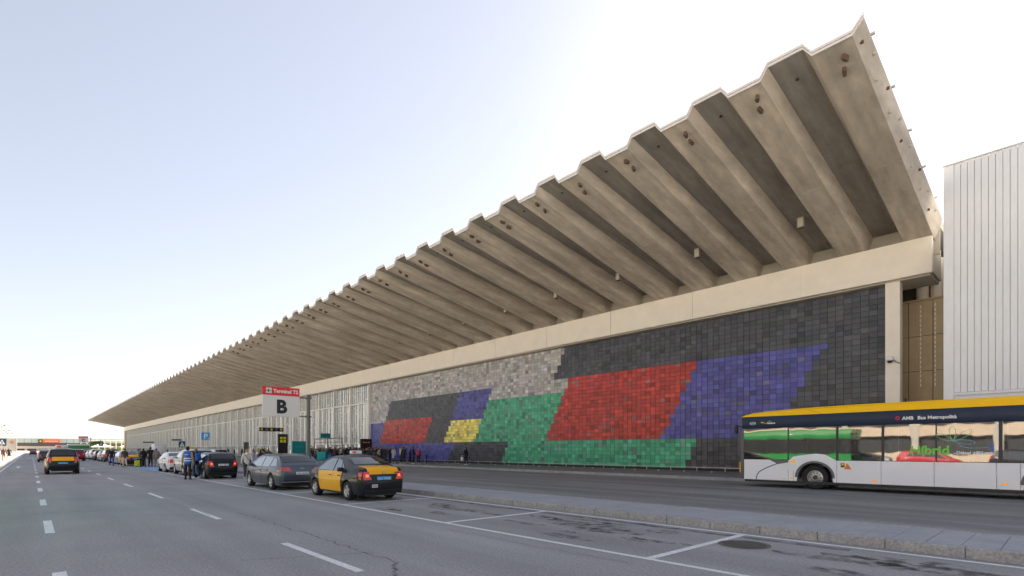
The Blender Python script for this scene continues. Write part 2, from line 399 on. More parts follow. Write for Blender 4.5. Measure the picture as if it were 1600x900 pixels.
# bolts on the end flank of the last fold
for i in range(14):
    y = 20.7 + i * .95
    for j, s in ((0, .35), (1, .8)):
        if (i + j) % 2 == 0:
            xx = XR + .30 * s + .03; z = zb(y) + (zt(y) - zb(y)) * s - .01
            tb(ob('anchor_bolt', bevel_box_mesh('anchor_bolt', -.05, .05, -.045, .045, -.05, .05, .015, 1), M['concrete'] if i % 3 else M['rust'], None, (xx, y, z)))
    if i % 3 == 0:
        tb(ob('edge_clip', bevel_box_mesh('edge_clip', -.05, .09, -.06, .06, -.03, .05, .01, 1), M['trim'], None, (XR + .33, y + .4, zt(y) + .08)))
tb(MB().box(XL + .2, XR + .2, 34.62, 34.75, 11.8, 13.75).build('parapet_wall', M['concrete']))
tb(MB().box(XL + .2, XR + .2, 34.76, 90, 13.2, 13.62).build('roof_deck', M['concrete']))
tb(MB().box(XL + .2, -7.9, 36.6, 89, .1, 13.1).build('inner_hall', mat('hall_interior', (.22, .21, .19), .9)))
# fascia panels, 7 m each
xj = [XR - .02, -11.4] + [-11.4 - 7 * k for k in range(1, 45)]
fpm = bevel_box_mesh('fascia_panel', -6.975, 0, 34.0, 34.25, 10.78, 12.66, .008, 1)
for k, x in enumerate(xj[:-1]):
    if k == 0:
        tb(ob('fascia_panel', bevel_box_mesh('fascia_panel', -6.215, 0, 34.0, 34.25, 10.78, 12.66, .008, 1), M['fascia'], None, (x, 0, 0)))
    else: tb(ob('fascia_panel', fpm, M['fascia'], None, (x, 0, 0)))
tb(MB().box(XL, XR - .05, 34.26, 34.61, 10.85, 12.5).build('fascia_backing', M['concrete']))
tb(MB().box(XR - .3, XR - .03, 34.28, 36.6, 10.86, 12.5).build('fascia_return', M['concrete']))
tb(MB().box(XL, XR - .1, 34.26, 36.5, 10.70, 10.78).build('fascia_soffit', M['concrete']))
tb(MB().box(XL - 1.0, XL + 4.5, 34.2, 36, .1, 10.7).build('end_wall', M['tan']))
tb(MB().box(-7.24, -6.58, 34.28, 34.86, .1, 10.70).build('end_column', M['cream']))
tb(MB().box(-66.9, -7.24, 34.82, 36.5, .1, 10.70).build('mural_wall', M['concrete']))
# glazed bays
BAY = 5.65; x0 = -66.9; kb = 0
fin_rng = random.Random(3)
bay_meshes = []
for t in range(3):
    b = MB(); nf = 9
    for i in range(1, nf):
        xx = -BAY * i / nf + fin_rng.uniform(-.06, .06)
        w = .04 if i % 2 else .06
        b.box(xx - w, xx + w, 34.66, 34.74, 2.5, 8.05); b.box(xx - w, xx + w, 34.66, 34.74, 8.21, 10.62)
        for q in range(4):
            zz = fin_rng.uniform(2.9, 7.8); b.box(xx - BAY / nf + .08, xx - .08, 34.69, 34.74, zz - .05, zz + .05)
        zz = fin_rng.uniform(8.6, 10.2); b.box(xx - BAY / nf + .08, xx - .08, 34.69, 34.74, zz - .05, zz + .05)
    for i in (2, 4, 6): b.box(-BAY * i / 8 - .04, -BAY * i / 8 + .04, 34.6, 34.74, .16, 2.38)
    # opaque panels of the wall, cream sheet between some fins
    for i in ((0, 1, 2, 5) if t == 0 else (0, 1, 4) if t == 1 else (1, 0, 7, 3)):
        b.box(-BAY * (i + 1) / nf + .07, -BAY * i / nf - .07, 34.70, 34.73, 2.5, 8.05)
    fins = b.mesh('mullion')
    frame = MB().box(-.09, .09, 34.42, 34.8, .15, 10.68).box(-BAY + .09, -.09, 34.50, 34.78, 8.05, 8.21).box(-BAY + .09, -.09, 34.46, 34.78, 2.38, 2.5).mesh('window_bay')
    bay_meshes.append((fins, frame))
up = MB().quad((-BAY, 34.76, 8.2), (0, 34.76, 8.2), (0, 34.76, 10.7), (-BAY, 34.76, 10.7)).mesh('pane')
lo = MB().quad((-BAY, 34.76, 2.45), (0, 34.76, 2.45), (0, 34.76, 8.1), (-BAY, 34.76, 8.1)).mesh('pane')
dr = MB().quad((-BAY, 34.77, .15), (0, 34.77, .15), (0, 34.77, 2.45), (-BAY, 34.77, 2.45)).mesh('pane')
while x0 - BAY * kb > XL + 5:
    x = x0 - BAY * kb; fins, frame = bay_meshes[kb % 3]
    w_ = tb(ob('window_bay', frame, M['mull'], None, (x, 0, 0)))
    ob('mullion', fins, M['mull'], w_)
    for pm in (up, lo, dr): ob('pane', pm, M['wallglass'], w_)
    kb += 1
# floodlights hung in every other trough
fl_me = bevel_box_mesh('floodlight', -.17, .17, -.14, .14, -.55, 0, .02, 1)
for k in range(0, 14):
    x = -10.2 - 2 * PER * k
    o = empty('floodlight', (x, 30.5, zt(30.5)))
    ob('housing', fl_me, mat('lamp_housing', (.42, .37, .30), .5), o)
    MB().box(-.13, .13, -.145, -.141, -.5, -.06).build('lens', mat('lamp_lens', (.6, .58, .5), .2), o)
    MB().box(-.15, .15, -.12, .12, -.56, -.551).build('louvre', M['dark'], o)
    n_ = ['nearest', 'second', 'third', 'fourth', 'fifth', 'sixth', 'seventh', 'eighth', 'ninth', 'tenth', 'eleventh', 'twelfth', 'thirteenth', 'fourteenth'][k]
    tag(o, '%s boxy floodlight under the canopy, counted from the white clad building' % n_, 'floodlight', 'floodlights under the canopy')

# ------------------------------------------------------------------ tiled mural: a plain abstract of slanted colour fields
MU = tag(empty('tile_mural', (-37, 34.8, .15)), 'huge mural of glazed ceramic tiles in grey, red, green, blue and yellow', 'mural')
TW, TH = .4155, .297
MX0, MX1, MZ0, MZ1 = -66.75, -7.27, .32, 10.70
CR, CG, CB, CY, CK, CLG = (.50, .055, .042), (.085, .40, .23), (.10, .10, .34), (.86, .74, .16), (.080, .082, .092), (.47, .45, .43)
def field(u, v):
    s = u - .55 * (v - 5)
    if v < 2.0:
        return CB if s < 21 else CK if s < 30 else CG if s < 50 else CK
    if v > 7.6:
        return CLG if s < 33 else CK
    if s < 4: return CB if v < 5 else CLG
    if s < 15: return CR if v < 5.2 else CK
    if s < 19: return CK
    if s < 24.5: return CY if v < 4.6 else CB
    if s < 35: return CG if v < 6.4 else CLG
    if s < 47: return CR
    if s < 55: return CB
    return CK
nC = int((MX1 - MX0) / TW); nR = int((MZ1 - MZ0) / TH)
TWr, THr = (MX1 - MX0) / nC, (MZ1 - MZ0) / nR
rng = random.Random(11)
tiles = []
for i in range(nC):
    for j in range(nR):
        c = field((i + .5) * TWr, (j + .5) * THr)
        k = rng.gauss(1, .20); k = max(.5, min(1.55, k)); g = rng.random()
        c = [max(.01, q * k * rng.uniform(.93, 1.07)) for q in c]
        if g < .07: m_ = sum(c) / 3; c = [q * .5 + m_ * .42 for q in c]
        tiles.append((i, j, c))
shown = sorted([t for t in tiles if not (MX0 + t[0] * TWr > -14.5 and t[1] * THr < 3.9)], key=lambda t: -t[0])
single = set((t[0], t[1]) for t in shown[:300])
tile_me = bevel_box_mesh('tile', -TWr / 2 + .004, TWr / 2 - .004, -.035, 0, -THr / 2 + .005, THr / 2 - .005, .007, 1)
mt_obj = mat('glazed_tile', rough=.32, objcol=True, var=.14, scale=2.2, var2=.10, scale2=14, spec=.3)
mt_att = mat('glazed_tile_rest', rough=.32, attr='tile_colour', var=.14, scale=2.2, var2=.10, scale2=14, spec=.3)
rest = MB(); cols = []
for i, j, c in tiles:
    x = MX0 + (i + .5) * TWr; z = MZ0 + (j + .5) * THr; dy = rng.uniform(-.006, .006)
    if (i, j) in single:
        o = ob('tile', tile_me, mt_obj, MU); o.matrix_parent_inverse = Matrix.Translation(MU.location).inverted()
        o.location = (x, 34.80 + dy, z); o.rotation_euler = (rng.uniform(-.012, .012), 0, rng.uniform(-.012, .012)); o.color = (*c, 1)
    else:
        tx, tz = rng.uniform(-.003, .003), rng.uniform(-.003, .003)
        a, d = TWr / 2 - .004, THr / 2 - .005; y1 = 34.77 + dy; y0 = 34.80
        b0 = len(rest.v)
        rest.v += [(x - a, y0, z - d), (x + a, y0, z - d), (x + a, y0, z + d), (x - a, y0, z + d),
                   (x - a + .008, y1 + tx + tz, z - d + .008), (x + a - .008, y1 - tx + tz, z - d + .008), (x + a - .008, y1 - tx - tz, z + d - .008), (x - a + .008, y1 + tx - tz, z + d - .008)]
        for q in ((4, 5, 6, 7), (0, 1, 5, 4), (1, 2, 6, 5), (2, 3, 7, 6), (3, 0, 4, 7)): rest.f.append(tuple(b0 + w for w in q))
        cols += [(*c, 1)] * 8
me = rest.mesh('tile_field'); ca = me.color_attributes.new('tile_colour', 'FLOAT_COLOR', 'POINT')
ca.data.foreach_set('color', [q for c in cols for q in c])
o = ob('tile_field', me, mt_att, MU); o.matrix_parent_inverse = Matrix.Translation(MU.location).inverted(); tag(o, kind='stuff')
g = MB().box(MX0, MX1, 34.80, 34.819, .16, 10.70).build('grout_bed', mat('grout', (.045, .043, .042), .9), MU); g.matrix_parent_inverse = Matrix.Translation(MU.location).inverted()
# low rail with studs in front of the mural
rl = tag(empty('low_rail', (-37, 33.9, .15)), 'low grey metal rail running along the foot of the mural', 'rail')
def sub(o, p): o.parent = p; o.matrix_parent_inverse = Matrix.Translation(p.location).inverted(); return o
sub(MB().box(-66, -7.3, 33.88, 33.93, .42, .46).build('top_bar', M['steel']), rl)
pm = MB().box(-.02, .02, 33.885, 33.925, .15, .42).mesh('post')
for k in range(30): sub(ob('post', pm, M['steel'], None, (-8 - 2.0 * k, 0, 0)), rl)
lm = bevel_box_mesh('stud', -.05, .05, 33.2, 33.3, .15, .21, .01, 1)
for k in range(30): sub(ob('ground_stud', lm, M['white'], None, (-8.6 - 2.0 * k, 0, 0)), rl)
# ------------------------------------------------------------------ bronze screen beside the mural
SC = tag(empty('mesh_screen', (-5, 37, .1)), 'bronze perforated screen wall between the mural column and white building', 'screen')
for i in range(4):
    for j in range(5):
        sub(ob('screen_panel', bevel_box_mesh('screen_panel', -7.8 + i * 1.1 + .012, -6.7 + i * 1.1 - .012, 37, 37.06, .15 + j * 1.98 + .012, .15 + (j + 1) * 1.98 - .012, .006, 1), M['screen']), SC)
slot = MB().box(-.03, .03, 36.975, 36.995, 0, .19).mesh('painted_light_slat')  # pale slats: their colour stands in for light showing through the screen
for xx in (-6.15, -5.5):
    for j in range(18): sub(ob('painted_light_slat', slot, mat('painted_slat_light', (.85, .78, .62), .4), None, (xx, 0, 5.2 + j * .26)), SC)
    sub(MB().tube((xx, 37.6, 9.7), (xx, 37.6, 12.4), .30, .30, 16).build('duct', M['cream'], smooth=True, angle=40), SC)
for i in range(13): sub(MB().box(-7.75 + i * .34, -7.735 + i * .34, 36.985, 36.998, .3, 10.0).build('screen_rib', M['screen']), SC)
sub(MB().box(-7.8, -3.4, 36.98, 37.08, 10.06, 10.16).build('top_rail', M['screen']), SC)
sub(MB().box(-6.85, -6.80, 36.93, 36.974, .2, 4.6).build('downpipe', M['dark']), SC)
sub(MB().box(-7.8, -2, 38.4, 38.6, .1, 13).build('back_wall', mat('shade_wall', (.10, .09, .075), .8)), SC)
# camera dome on the column
cd = tag(empty('dome_camera', (-7.0, 34.25, 6.55)), 'white dome security camera with a cable on the cream end column', 'camera')
bm = bmesh.new(); bmesh.ops.create_uvsphere(bm, u_segments=14, v_segments=8, radius=.13)
me = bpy.data.meshes.new('dome'); bm.to_mesh(me); bm.free(); me.polygons.foreach_set('use_smooth', [True] * len(me.polygons))
ob('dome', me, M['glass'], cd, (0, -.12, -.10)); ob('body', bevel_box_mesh('body', -.15, .15, -.26, .03, -.09, .14, .04, 2), M['white'], cd)
MB().path([(.15, -.05, -.05), (.3, -.02, -.2), (.45, -.03, -.28)], .02).build('cable', M['dark'], cd)
# ------------------------------------------------------------------ white clad building
WB = tag(empty('clad_building', (8, 32, 0)), 'tall white building clad in vertical metal boards at the right edge', 'building')
bmh = [bevel_box_mesh('cladding_board', 0, .226, 31.93, 32.03, 4.34, 15.05, .012, 1), bevel_box_mesh('cladding_board', 0, .226, 31.955, 32.03, 4.34, 15.05, .012, 1)]
x = -4.05; k = 0
while x < 9: sub(ob('cladding_board', bmh[k % 2], M['clad'], None, (x, 0, 0)), WB); x += .24; k += 1
sub(ob('corner_board', bevel_box_mesh('corner_board', -4.44, -4.06, 31.92, 32.3, .1, 15.07, .01, 1), M['clad']), WB)
sub(MB().box(-4.05, 24, 31.90, 32.03, 4.20, 4.33).build('sill_flashing', M['white']), WB)
sub(MB().box(-4.05, 24, 31.99, 32.04, .1, 4.19).build('plinth_panel', M['clad']), WB)
sub(MB().box(-4.36, 25, 32.04, 60, .1, 15.02).build('shell', M['clad']), WB)
sub(MB().box(-4.46, 25, 31.89, 32.2, 15.08, 15.12).build('coping', M['trim']), WB)

# ================================================================== VEHICLES
def catmull(P, n=4):
    out = []
    for i in range(len(P) - 1):
        p0 = P[max(0, i - 1)]; p1 = P[i]; p2 = P[i + 1]; p3 = P[min(len(P) - 1, i + 2)]
        for k in range(n):
            t = k / n
            out.append(tuple(.5 * (2 * b + (c - a) * t + (2 * a - 5 * b + 4 * c - d) * t * t + (-a + 3 * b - 3 * c + d) * t ** 3) for a, b, c, d in zip(p0, p1, p2, p3)))
    out.append(P[-1]); return out
def lerp_tab(tab, x):
    if x <= tab[0][0]: return tab[0][1]
    for (a, va), (b, vb) in zip(tab, tab[1:]):
        if x <= b: return va + (vb - va) * (x - a) / (b - a)
    return tab[-1][1]
CARS = {
 'sedan': dict(W=1.70, wb=2.60, r=.315, sill=.21, belt=.94,
  out=[(-.84, .27), (-.91, .40), (-.93, .60), (-.90, .78), (-.88, .95), (-.80, 1.045), (-.55, 1.075), (-.30, 1.10), (.35, 1.365), (.75, 1.44), (1.2, 1.455), (1.6, 1.43), (1.95, 1.35), (2.62, 1.02), (3.1, .92), (3.40, .78), (3.52, .60), (3.53, .42), (3.44, .26)],
  side=[[(.44, .96), (.48, 1.02), (.62, 1.30), (.98, 1.37), (1.04, .96)], [(1.11, .96), (1.06, 1.375), (1.55, 1.36), (1.85, 1.28), (2.42, .97)], [(.18, .98), (.42, .97), (.55, 1.25)]],
  rear=(-.26, .36), wind=(1.98, 2.56), lampz=(.70, .95), lampv=.62, platez=.74, doors=[(.42, 1.08), (1.10, 2.20)]),
 'wagon': dict(W=1.86, wb=2.91, r=.335, sill=.20, belt=.93,
  out=[(-.95, .27), (-1.02, .42), (-1.03, .62), (-1.00, .82), (-.96, .98), (-.86, 1.06), (-.40, 1.36), (-.2, 1.41), (.6, 1.455), (1.3, 1.46), (1.8, 1.43), (2.2, 1.34), (2.95, 1.02), (3.4, .93), (3.75, .80), (3.89, .62), (3.90, .42), (3.8, .26)],
  side=[[(-.55, 1.0), (-.25, 1.27), (.1, 1.33), (.22, .97)], [(.30, .96), (.18, 1.335), (1.15, 1.37), (1.2, .955)], [(1.28, .955), (1.24, 1.37), (1.75, 1.35), (2.05, 1.27), (2.75, .96)]],
  rear=(-.83, -.42), wind=(2.24, 2.88), lampz=(.80, .95), lampv=.55, platez=.70, doors=[(.45, 1.22), (1.25, 2.35)]),
 'hatch': dict(W=1.70, wb=2.60, r=.31, sill=.21, belt=.95,
  out=[(-.66, .27), (-.72, .40), (-.74, .60), (-.71, .80), (-.66, .98), (-.60, 1.05), (-.35, 1.36), (-.15, 1.44), (.5, 1.49), (1.1, 1.49), (1.6, 1.44), (1.9, 1.36), (2.6, 1.04), (3.0, .94), (3.25, .80), (3.37, .60), (3.38, .42), (3.3, .26)],
  side=[[(-.12, 1.05), (.05, 1.30), (.25, 1.32), (.28, 1.0)], [(.36, .98), (.32, 1.36), (.95, 1.39), (1.0, .97)], [(1.07, .97), (1.03, 1.39), (1.5, 1.37), (1.8, 1.29), (2.42, .98)]],
  rear=(-.56, -.33), wind=(1.94, 2.54), lampz=(.72, .98), lampv=.68, platez=.80, doors=[(.40, 1.02), (1.05, 2.2)]),
 'suv': dict(W=1.86, wb=2.70, r=.35, sill=.26, belt=1.06,
  out=[(-.80, .34), (-.87, .48), (-.88, .68), (-.85, .90), (-.80, 1.10), (-.72, 1.18), (-.48, 1.50), (-.3, 1.60), (.5, 1.67), (1.3, 1.66), (1.75, 1.60), (2.05, 1.50), (2.7, 1.16), (3.2, 1.08), (3.5, .94), (3.62, .72), (3.63, .50), (3.55, .34)],
  side=[[(-.25, 1.14), (-.05, 1.42), (.22, 1.46), (.28, 1.1)], [(.36, 1.09), (.32, 1.5), (1.0, 1.53), (1.04, 1.08)], [(1.12, 1.08), (1.08, 1.53), (1.6, 1.51), (1.95, 1.42), (2.5, 1.10)]],
  rear=(-.68, -.45), wind=(2.1, 2.64), lampz=(.86, 1.12), lampv=.66, platez=.86, doors=[(.4, 1.06), (1.1, 2.25)]),
 'van': dict(W=1.80, wb=2.90, r=.32, sill=.24, belt=1.02,
  out=[(-.78, .32), (-.85, .46), (-.86, .66), (-.84, .90), (-.80, 1.12), (-.74, 1.26), (-.64, 1.55), (-.5, 1.66), (.3, 1.70), (1.4, 1.70), (2.0, 1.66), (2.3, 1.58), (2.95, 1.18), (3.35, 1.04), (3.6, .88), (3.68, .66), (3.68, .46), (3.6, .32)],
  side=[[(-.55, 1.1), (-.45, 1.5), (.38, 1.54), (.42, 1.07)], [(.5, 1.06), (.46, 1.54), (1.3, 1.56), (1.34, 1.05)], [(1.42, 1.05), (1.38, 1.56), (1.9, 1.54), (2.2, 1.47), (2.8, 1.10)]],
  rear=(-.725, -.625), wind=(2.35, 2.9), lampz=(.80, 1.16), lampv=.82, platez=.76, doors=[(.46, 1.36), (1.4, 2.4)]),
}
CAR_CACHE = {}
def car_geo(kind):
    if kind in CAR_CACHE: return CAR_CACHE[kind]
    c = CARS[kind]; O = catmull(c['out'], 4); W2 = c['W'] / 2; H = max(p[1] for p in O); xa, xb = min(p[0] for p in O), max(p[0] for p in O)
    gz = [(0, .86), (c['sill'], .93), (.42, .985), (.62, 1.0), (c['belt'] - .12, .985), (c['belt'], .945), (c['belt'] + .1, .90), (H - .08, .735), (H, .64)]
    px = [(xa, .80), (xa + .06, .88), (xa + .22, .955), (xa + .55, .99), (.2, 1.0), (c['wb'] - .1, 1.0), (xb - .5, .95), (xb - .2, .87), (xb - .04, .76), (xb, .70)]
    def f(x, z): return W2 * lerp_tab(gz, z) * lerp_tab(px, x)
    # side sheets
    xs = sorted(set([round(p[0], 4) for p in O] + [round(a + s * (c['r'] + .06) * q, 4) for a in (0, c['wb']) for s in (-1, 1) for q in (0, .2, .4, .6, .75, .86, .94, 1.0)]))
    def zrange(x):
        zz = []
        for (a, za), (b, zb_) in zip(O, O[1:]):
            if min(a, b) - 1e-6 <= x <= max(a, b) + 1e-6:
                zz.append(za if abs(b - a) < 1e-9 else za + (zb_ - za) * (x - a) / (b - a))
        return min(zz), max(zz)
    v = []; fc = []; NR = 14
    for s in (1, -1):
        base = len(v)
        for x in xs:
            lo_, hi_ = zrange(x)
            if hi_ - lo_ < 1e-4: lo_ = hi_
            z0 = max(c['sill'] if lo_ == hi_ or lo_ > .9 or x > xa + .3 and x < xb - .3 else lo_, 0)
            if xa + .12 < x < xb - .12: z0 = c['sill'] + max(0, .10 * (1 - (x - xa) / .35)) * 0
            if lo_ < .5 and z0 < lo_: z0 = lo_
            for a in (0, c['wb']):
                Rr = c['r'] + .06
                if abs(x - a) <= Rr + 1e-6: z0 = max(z0, c['r'] + math.sqrt(max(0, Rr * Rr - (x - a) ** 2)))
            z0 = min(z0, hi_)
            for k in range(NR + 1):
                z = z0 + (hi_ - z0) * k / NR; v.append((x, s * f(x, z), z))
        n = NR + 1
        for i in range(len(xs) - 1):
            for k in range(NR):
                q = (base + i * n + k, base + (i + 1) * n + k, base + (i + 1) * n + k + 1, base + i * n + k + 1)
                fc.append(q if s < 0 else tuple(reversed(q)))
    # top strip
    V = [-1, -.96, -.86, -.6, -.25, .25, .6, .86, .96, 1]
    nrm = []
    for i, p in enumerate(O):
        a = O[max(0, i - 1)]; b = O[min(len(O) - 1, i + 1)]; t = Vector((b[0] - a[0], b[1] - a[1])).normalized(); nrm.append((-t.y, t.x))
    def strip(i, vv, off=0.0):
        p = O[i]; c_ = .035 * (1 - abs(vv) ** 3) + off
        return (p[0] + nrm[i][0] * c_, vv * f(*p), p[1] + nrm[i][1] * c_)
    base = len(v); n = len(V)
    for i in range(len(O)):
        for vv in V: v.append(strip(i, vv))
    for i in range(len(O) - 1):
        for k in range(n - 1): fc.append((base + i * n + k, base + (i + 1) * n + k, base + (i + 1) * n + k + 1, base + i * n + k + 1))
    bm = bmesh.new(); me = mesh_from('body', v, fc); bm.from_mesh(me)
    bmesh.ops.remove_doubles(bm, verts=bm.verts[:], dist=.002); bmesh.ops.dissolve_degenerate(bm, edges=bm.edges[:], dist=.0005)
    bmesh.ops.recalc_face_normals(bm, faces=bm.faces[:]); bm.to_mesh(me); bm.free()
    me.polygons.foreach_set('use_smooth', [True] * len(me.polygons)); me.set_sharp_from_angle(angle=R(38))
    G = dict(body=me, O=O, f=f, strip=strip, c=c, H=H, xa=xa, xb=xb)
    def side_patch(name, poly, s, off=.010):
        P = []
        for (a, b) in zip(poly, poly[1:] + poly[:1]):
            for k in range(4): P.append((a[0] + (b[0] - a[0]) * k / 4, a[1] + (b[1] - a[1]) * k / 4))
        cx = sum(p[0] for p in P) / len(P); cz = sum(p[1] for p in P) / len(P)
        vs = [(cx, s * (f(cx, cz) + off), cz)]; fs = []
        for ring in (.34, .67, 1.0):
            vs += [(cx + (p[0] - cx) * ring, s * (f(cx + (p[0] - cx) * ring, cz + (p[1] - cz) * ring) + off), cz + (p[1] - cz) * ring) for p in P]
        n = len(P)
        for i in range(n):
            j = (i + 1) % n; fs.append((0, 1 + i, 1 + j)); fs.append((1 + i, 1 + n + i, 1 + n + j, 1 + j)); fs.append((1 + n + i, 1 + 2 * n + i, 1 + 2 * n + j, 1 + n + j))
        if s > 0: pass
        return mesh_from(name, vs, fs, True)
    def strip_patch(name, cond, v0, v1, off=.010, nv=6, skew=0.0):
        idx = [i for i, p in enumerate(O) if cond(p)]
        i0, i1 = min(idx), max(idx); vs = []; fs = []
        for i in range(i0, i1 + 1):
            va = v0 + (v1 - v0) * skew * (i - i0) / max(1, i1 - i0)
            for k in range(nv + 1): vs.append(strip(i, va + (v1 - va) * k / nv, off))
        n = nv + 1
        for a in range(i1 - i0):
            for k in range(nv): fs.append((a * n + k, (a + 1) * n + k, (a + 1) * n + k + 1, a * n + k + 1))
        return mesh_from(name, vs, fs, True)
    G['side_patch'] = side_patch; G['strip_patch'] = strip_patch
    G['windows'] = [side_patch('side_window', w, s) for w in c['side'] for s in (1, -1)]
    r0, r1 = c['rear']; G['rear'] = strip_patch('rear_window', lambda p: p[0] <= r1 + .05 and p[0] >= r0 - .02 and p[1] > c['belt'] and p[0] < 1, -.88, .88)
    w0, w1 = c['wind']; G['wind'] = strip_patch('windscreen', lambda p: w0 - .05 <= p[0] <= w1 + .02, -.88, .88)
    z0, z1 = c['lampz']
    G['lamps'] = []
    for s in (1, -1):
        G['lamps'].append(strip_patch('tail_lamp', lambda p: p[0] < 0 and z0 - .04 <= p[1] <= z1 + .02, s * c['lampv'], s * 1.0, .014, 4, .30))
        G['lamps'].append(side_patch('tail_lamp', [(xa + .06, z0), (xa + .05, z1), (xa + .22, z1 - .02), (xa + .14, z0 + .03)], s, .014))
    zm = (z0 + z1) / 2
    G['lampcore'] = [strip_patch('lamp_core', lambda p: p[0] < 0 and zm - .075 <= p[1] <= zm + .055, s * (c['lampv'] * .5 + .5) - s * .07, s * (c['lampv'] * .5 + .5) + s * .08, .019, 2) for s in (1, -1)]
    G['bumper'] = strip_patch('lower_bumper', lambda p: p[0] < 0 and p[1] < .44, -.97, .97, .012, 8)
    G['headlamps'] = [side_patch('headlamp', [(xb - .34, .70), (xb - .30, .78), (xb - .06, .70), (xb - .05, .60)], s, .012) for s in (1, -1)]
    # seams
    b = MB()
    for d0, d1 in c['doors']:
        for s in (1, -1):
            pts = []
            rr = c['r'] + .09
            ring = [(d0, c['belt'] - .01), (d0 - .03, .62), (max(d0, rr * .8), .32), (d1, .28), (d1 + .02, .62), (d1, c['belt'] - .01)]
            for p, q in zip(ring, ring[1:]):
                for k in range(4): pts.append((p[0] + (q[0] - p[0]) * k / 4, p[1] + (q[1] - p[1]) * k / 4))
            for p, q in zip(pts, pts[1:]):
                b.tube((p[0], s * (f(*p) - .001), p[1]), (q[0], s * (f(*q) - .001), q[1]), .006, .006, 4, False)
    G['seams'] = b.mesh('door_seam')
    b = MB()
    for d0, d1 in c['doors']:
        for s in (1, -1):
            hx, hz = d0 + .14, c['belt'] - .13; y = s * (f(hx, hz) + .012); b.box(hx - .09, hx + .09, y - .012, y + .012, hz - .014, hz + .014)
    G['handles'] = b.mesh('door_handle')
    mi = []
    wx = c['side'][-1][-1][0] - .16; mi_z = c['belt'] + .06
    mirs = []
    for s in (1, -1):
        y = f(wx, mi_z); a, b2 = sorted((s * (y - .01), s * (y + .19))); mirs.append(bevel_box_mesh('wing_mirror', wx - .06, wx + .06, a, b2, mi_z - .06, mi_z + .08, .035, 2))
    G['mirrors'] = mirs
    G['under'] = MB().box(xa + .15, xb - .15, -W2 * .66, W2 * .66, c['sill'] - .04, c['belt'] - .1).mesh('underbody')
    # wheel
    r = c['r']; prof = [(.62 * r, -.10), (.66 * r, -.115), (.92 * r, -.11), (r, -.075), (r, .075), (.92 * r, .11), (.66 * r, .115), (.62 * r, .10)]
    vs = []; fs = []; N = 28
    for i in range(N):
        t = 2 * math.pi * i / N
        for rr, yy in prof: vs.append((rr * math.cos(t), yy, rr * math.sin(t)))
    n = len(prof)
    for i in range(N):
        for k in range(n - 1): fs.append((i * n + k, ((i + 1) % N) * n + k, ((i + 1) % N) * n + k + 1, i * n + k + 1))
    G['tyre'] = mesh_from('wheel', vs, fs, True, 50)
    b = MB(); 
    for i in range(N):
        t0, t1 = 2 * math.pi * i / N, 2 * math.pi * (i + 1) / N
        for s in (1, -1):
            b.quad(*[(rr * math.cos(t), s * yy, rr * math.sin(t)) for rr, yy, t in ((.55 * r, .07, t0), (.64 * r, .108, t0), (.64 * r, .108, t1), (.55 * r, .07, t1))])
    for i in range(5):
        t = 2 * math.pi * i / 5 + .3; d = Vector((math.cos(t), 0, math.sin(t))); e = Vector((-math.sin(t), 0, math.cos(t)))
        for s in (1, -1):
            b.quad(*[tuple(d * (q * r) + e * (w * r) + Vector((0, s * .085, 0))) for q, w in ((.08, -.10), (.60, -.17), (.60, .17), (.08, .10))])
    for s in (1, -1): b.quad(*[(.14 * r * math.cos(2 * math.pi * i / 12), s * .095, .14 * r * math.sin(2 * math.pi * i / 12)) for i in range(12)])
    G['rimm'] = b.mesh('rim')
    b = MB()
    for s in (1, -1): b.quad(*[(.60 * r * math.cos(2 * math.pi * i / 20), s * .06, .60 * r * math.sin(2 * math.pi * i / 20)) for i in range(20)])
    G['disc'] = b.mesh('brake_disc')
    CAR_CACHE[kind] = G
    return G
def plate_part(parent, x, z, blue=False, y=0, w=.52, h=.11):
    p = ob('number_plate', bevel_box_mesh('number_plate', -.012, .006, y - w / 2, y + w / 2, z - h / 2, z + h / 2, .004, 1), M['plateblue'] if blue else M['plate'], parent, (x, 0, 0))
    b = MB(); r = random.Random(int(x * 100) + int(z * 1000))
    for k in range(8):
        if k == 4: continue
        yy = y + (k - 3.5) * w * .105; b.box(-.0155, -.0125, yy - .017, yy + .017, z - h * .28, z - h * .12); b.box(-.0155, -.0125, yy - .017, yy - .008, z - h * .28, z + h * .28)
        if r.random() < .6: b.box(-.0155, -.0125, yy + .008, yy + .017, z - h * .1, z + h * .28)
    b.build('plate_marks', M['inkwhite'] if blue else M['inkdark'], p)
    return p
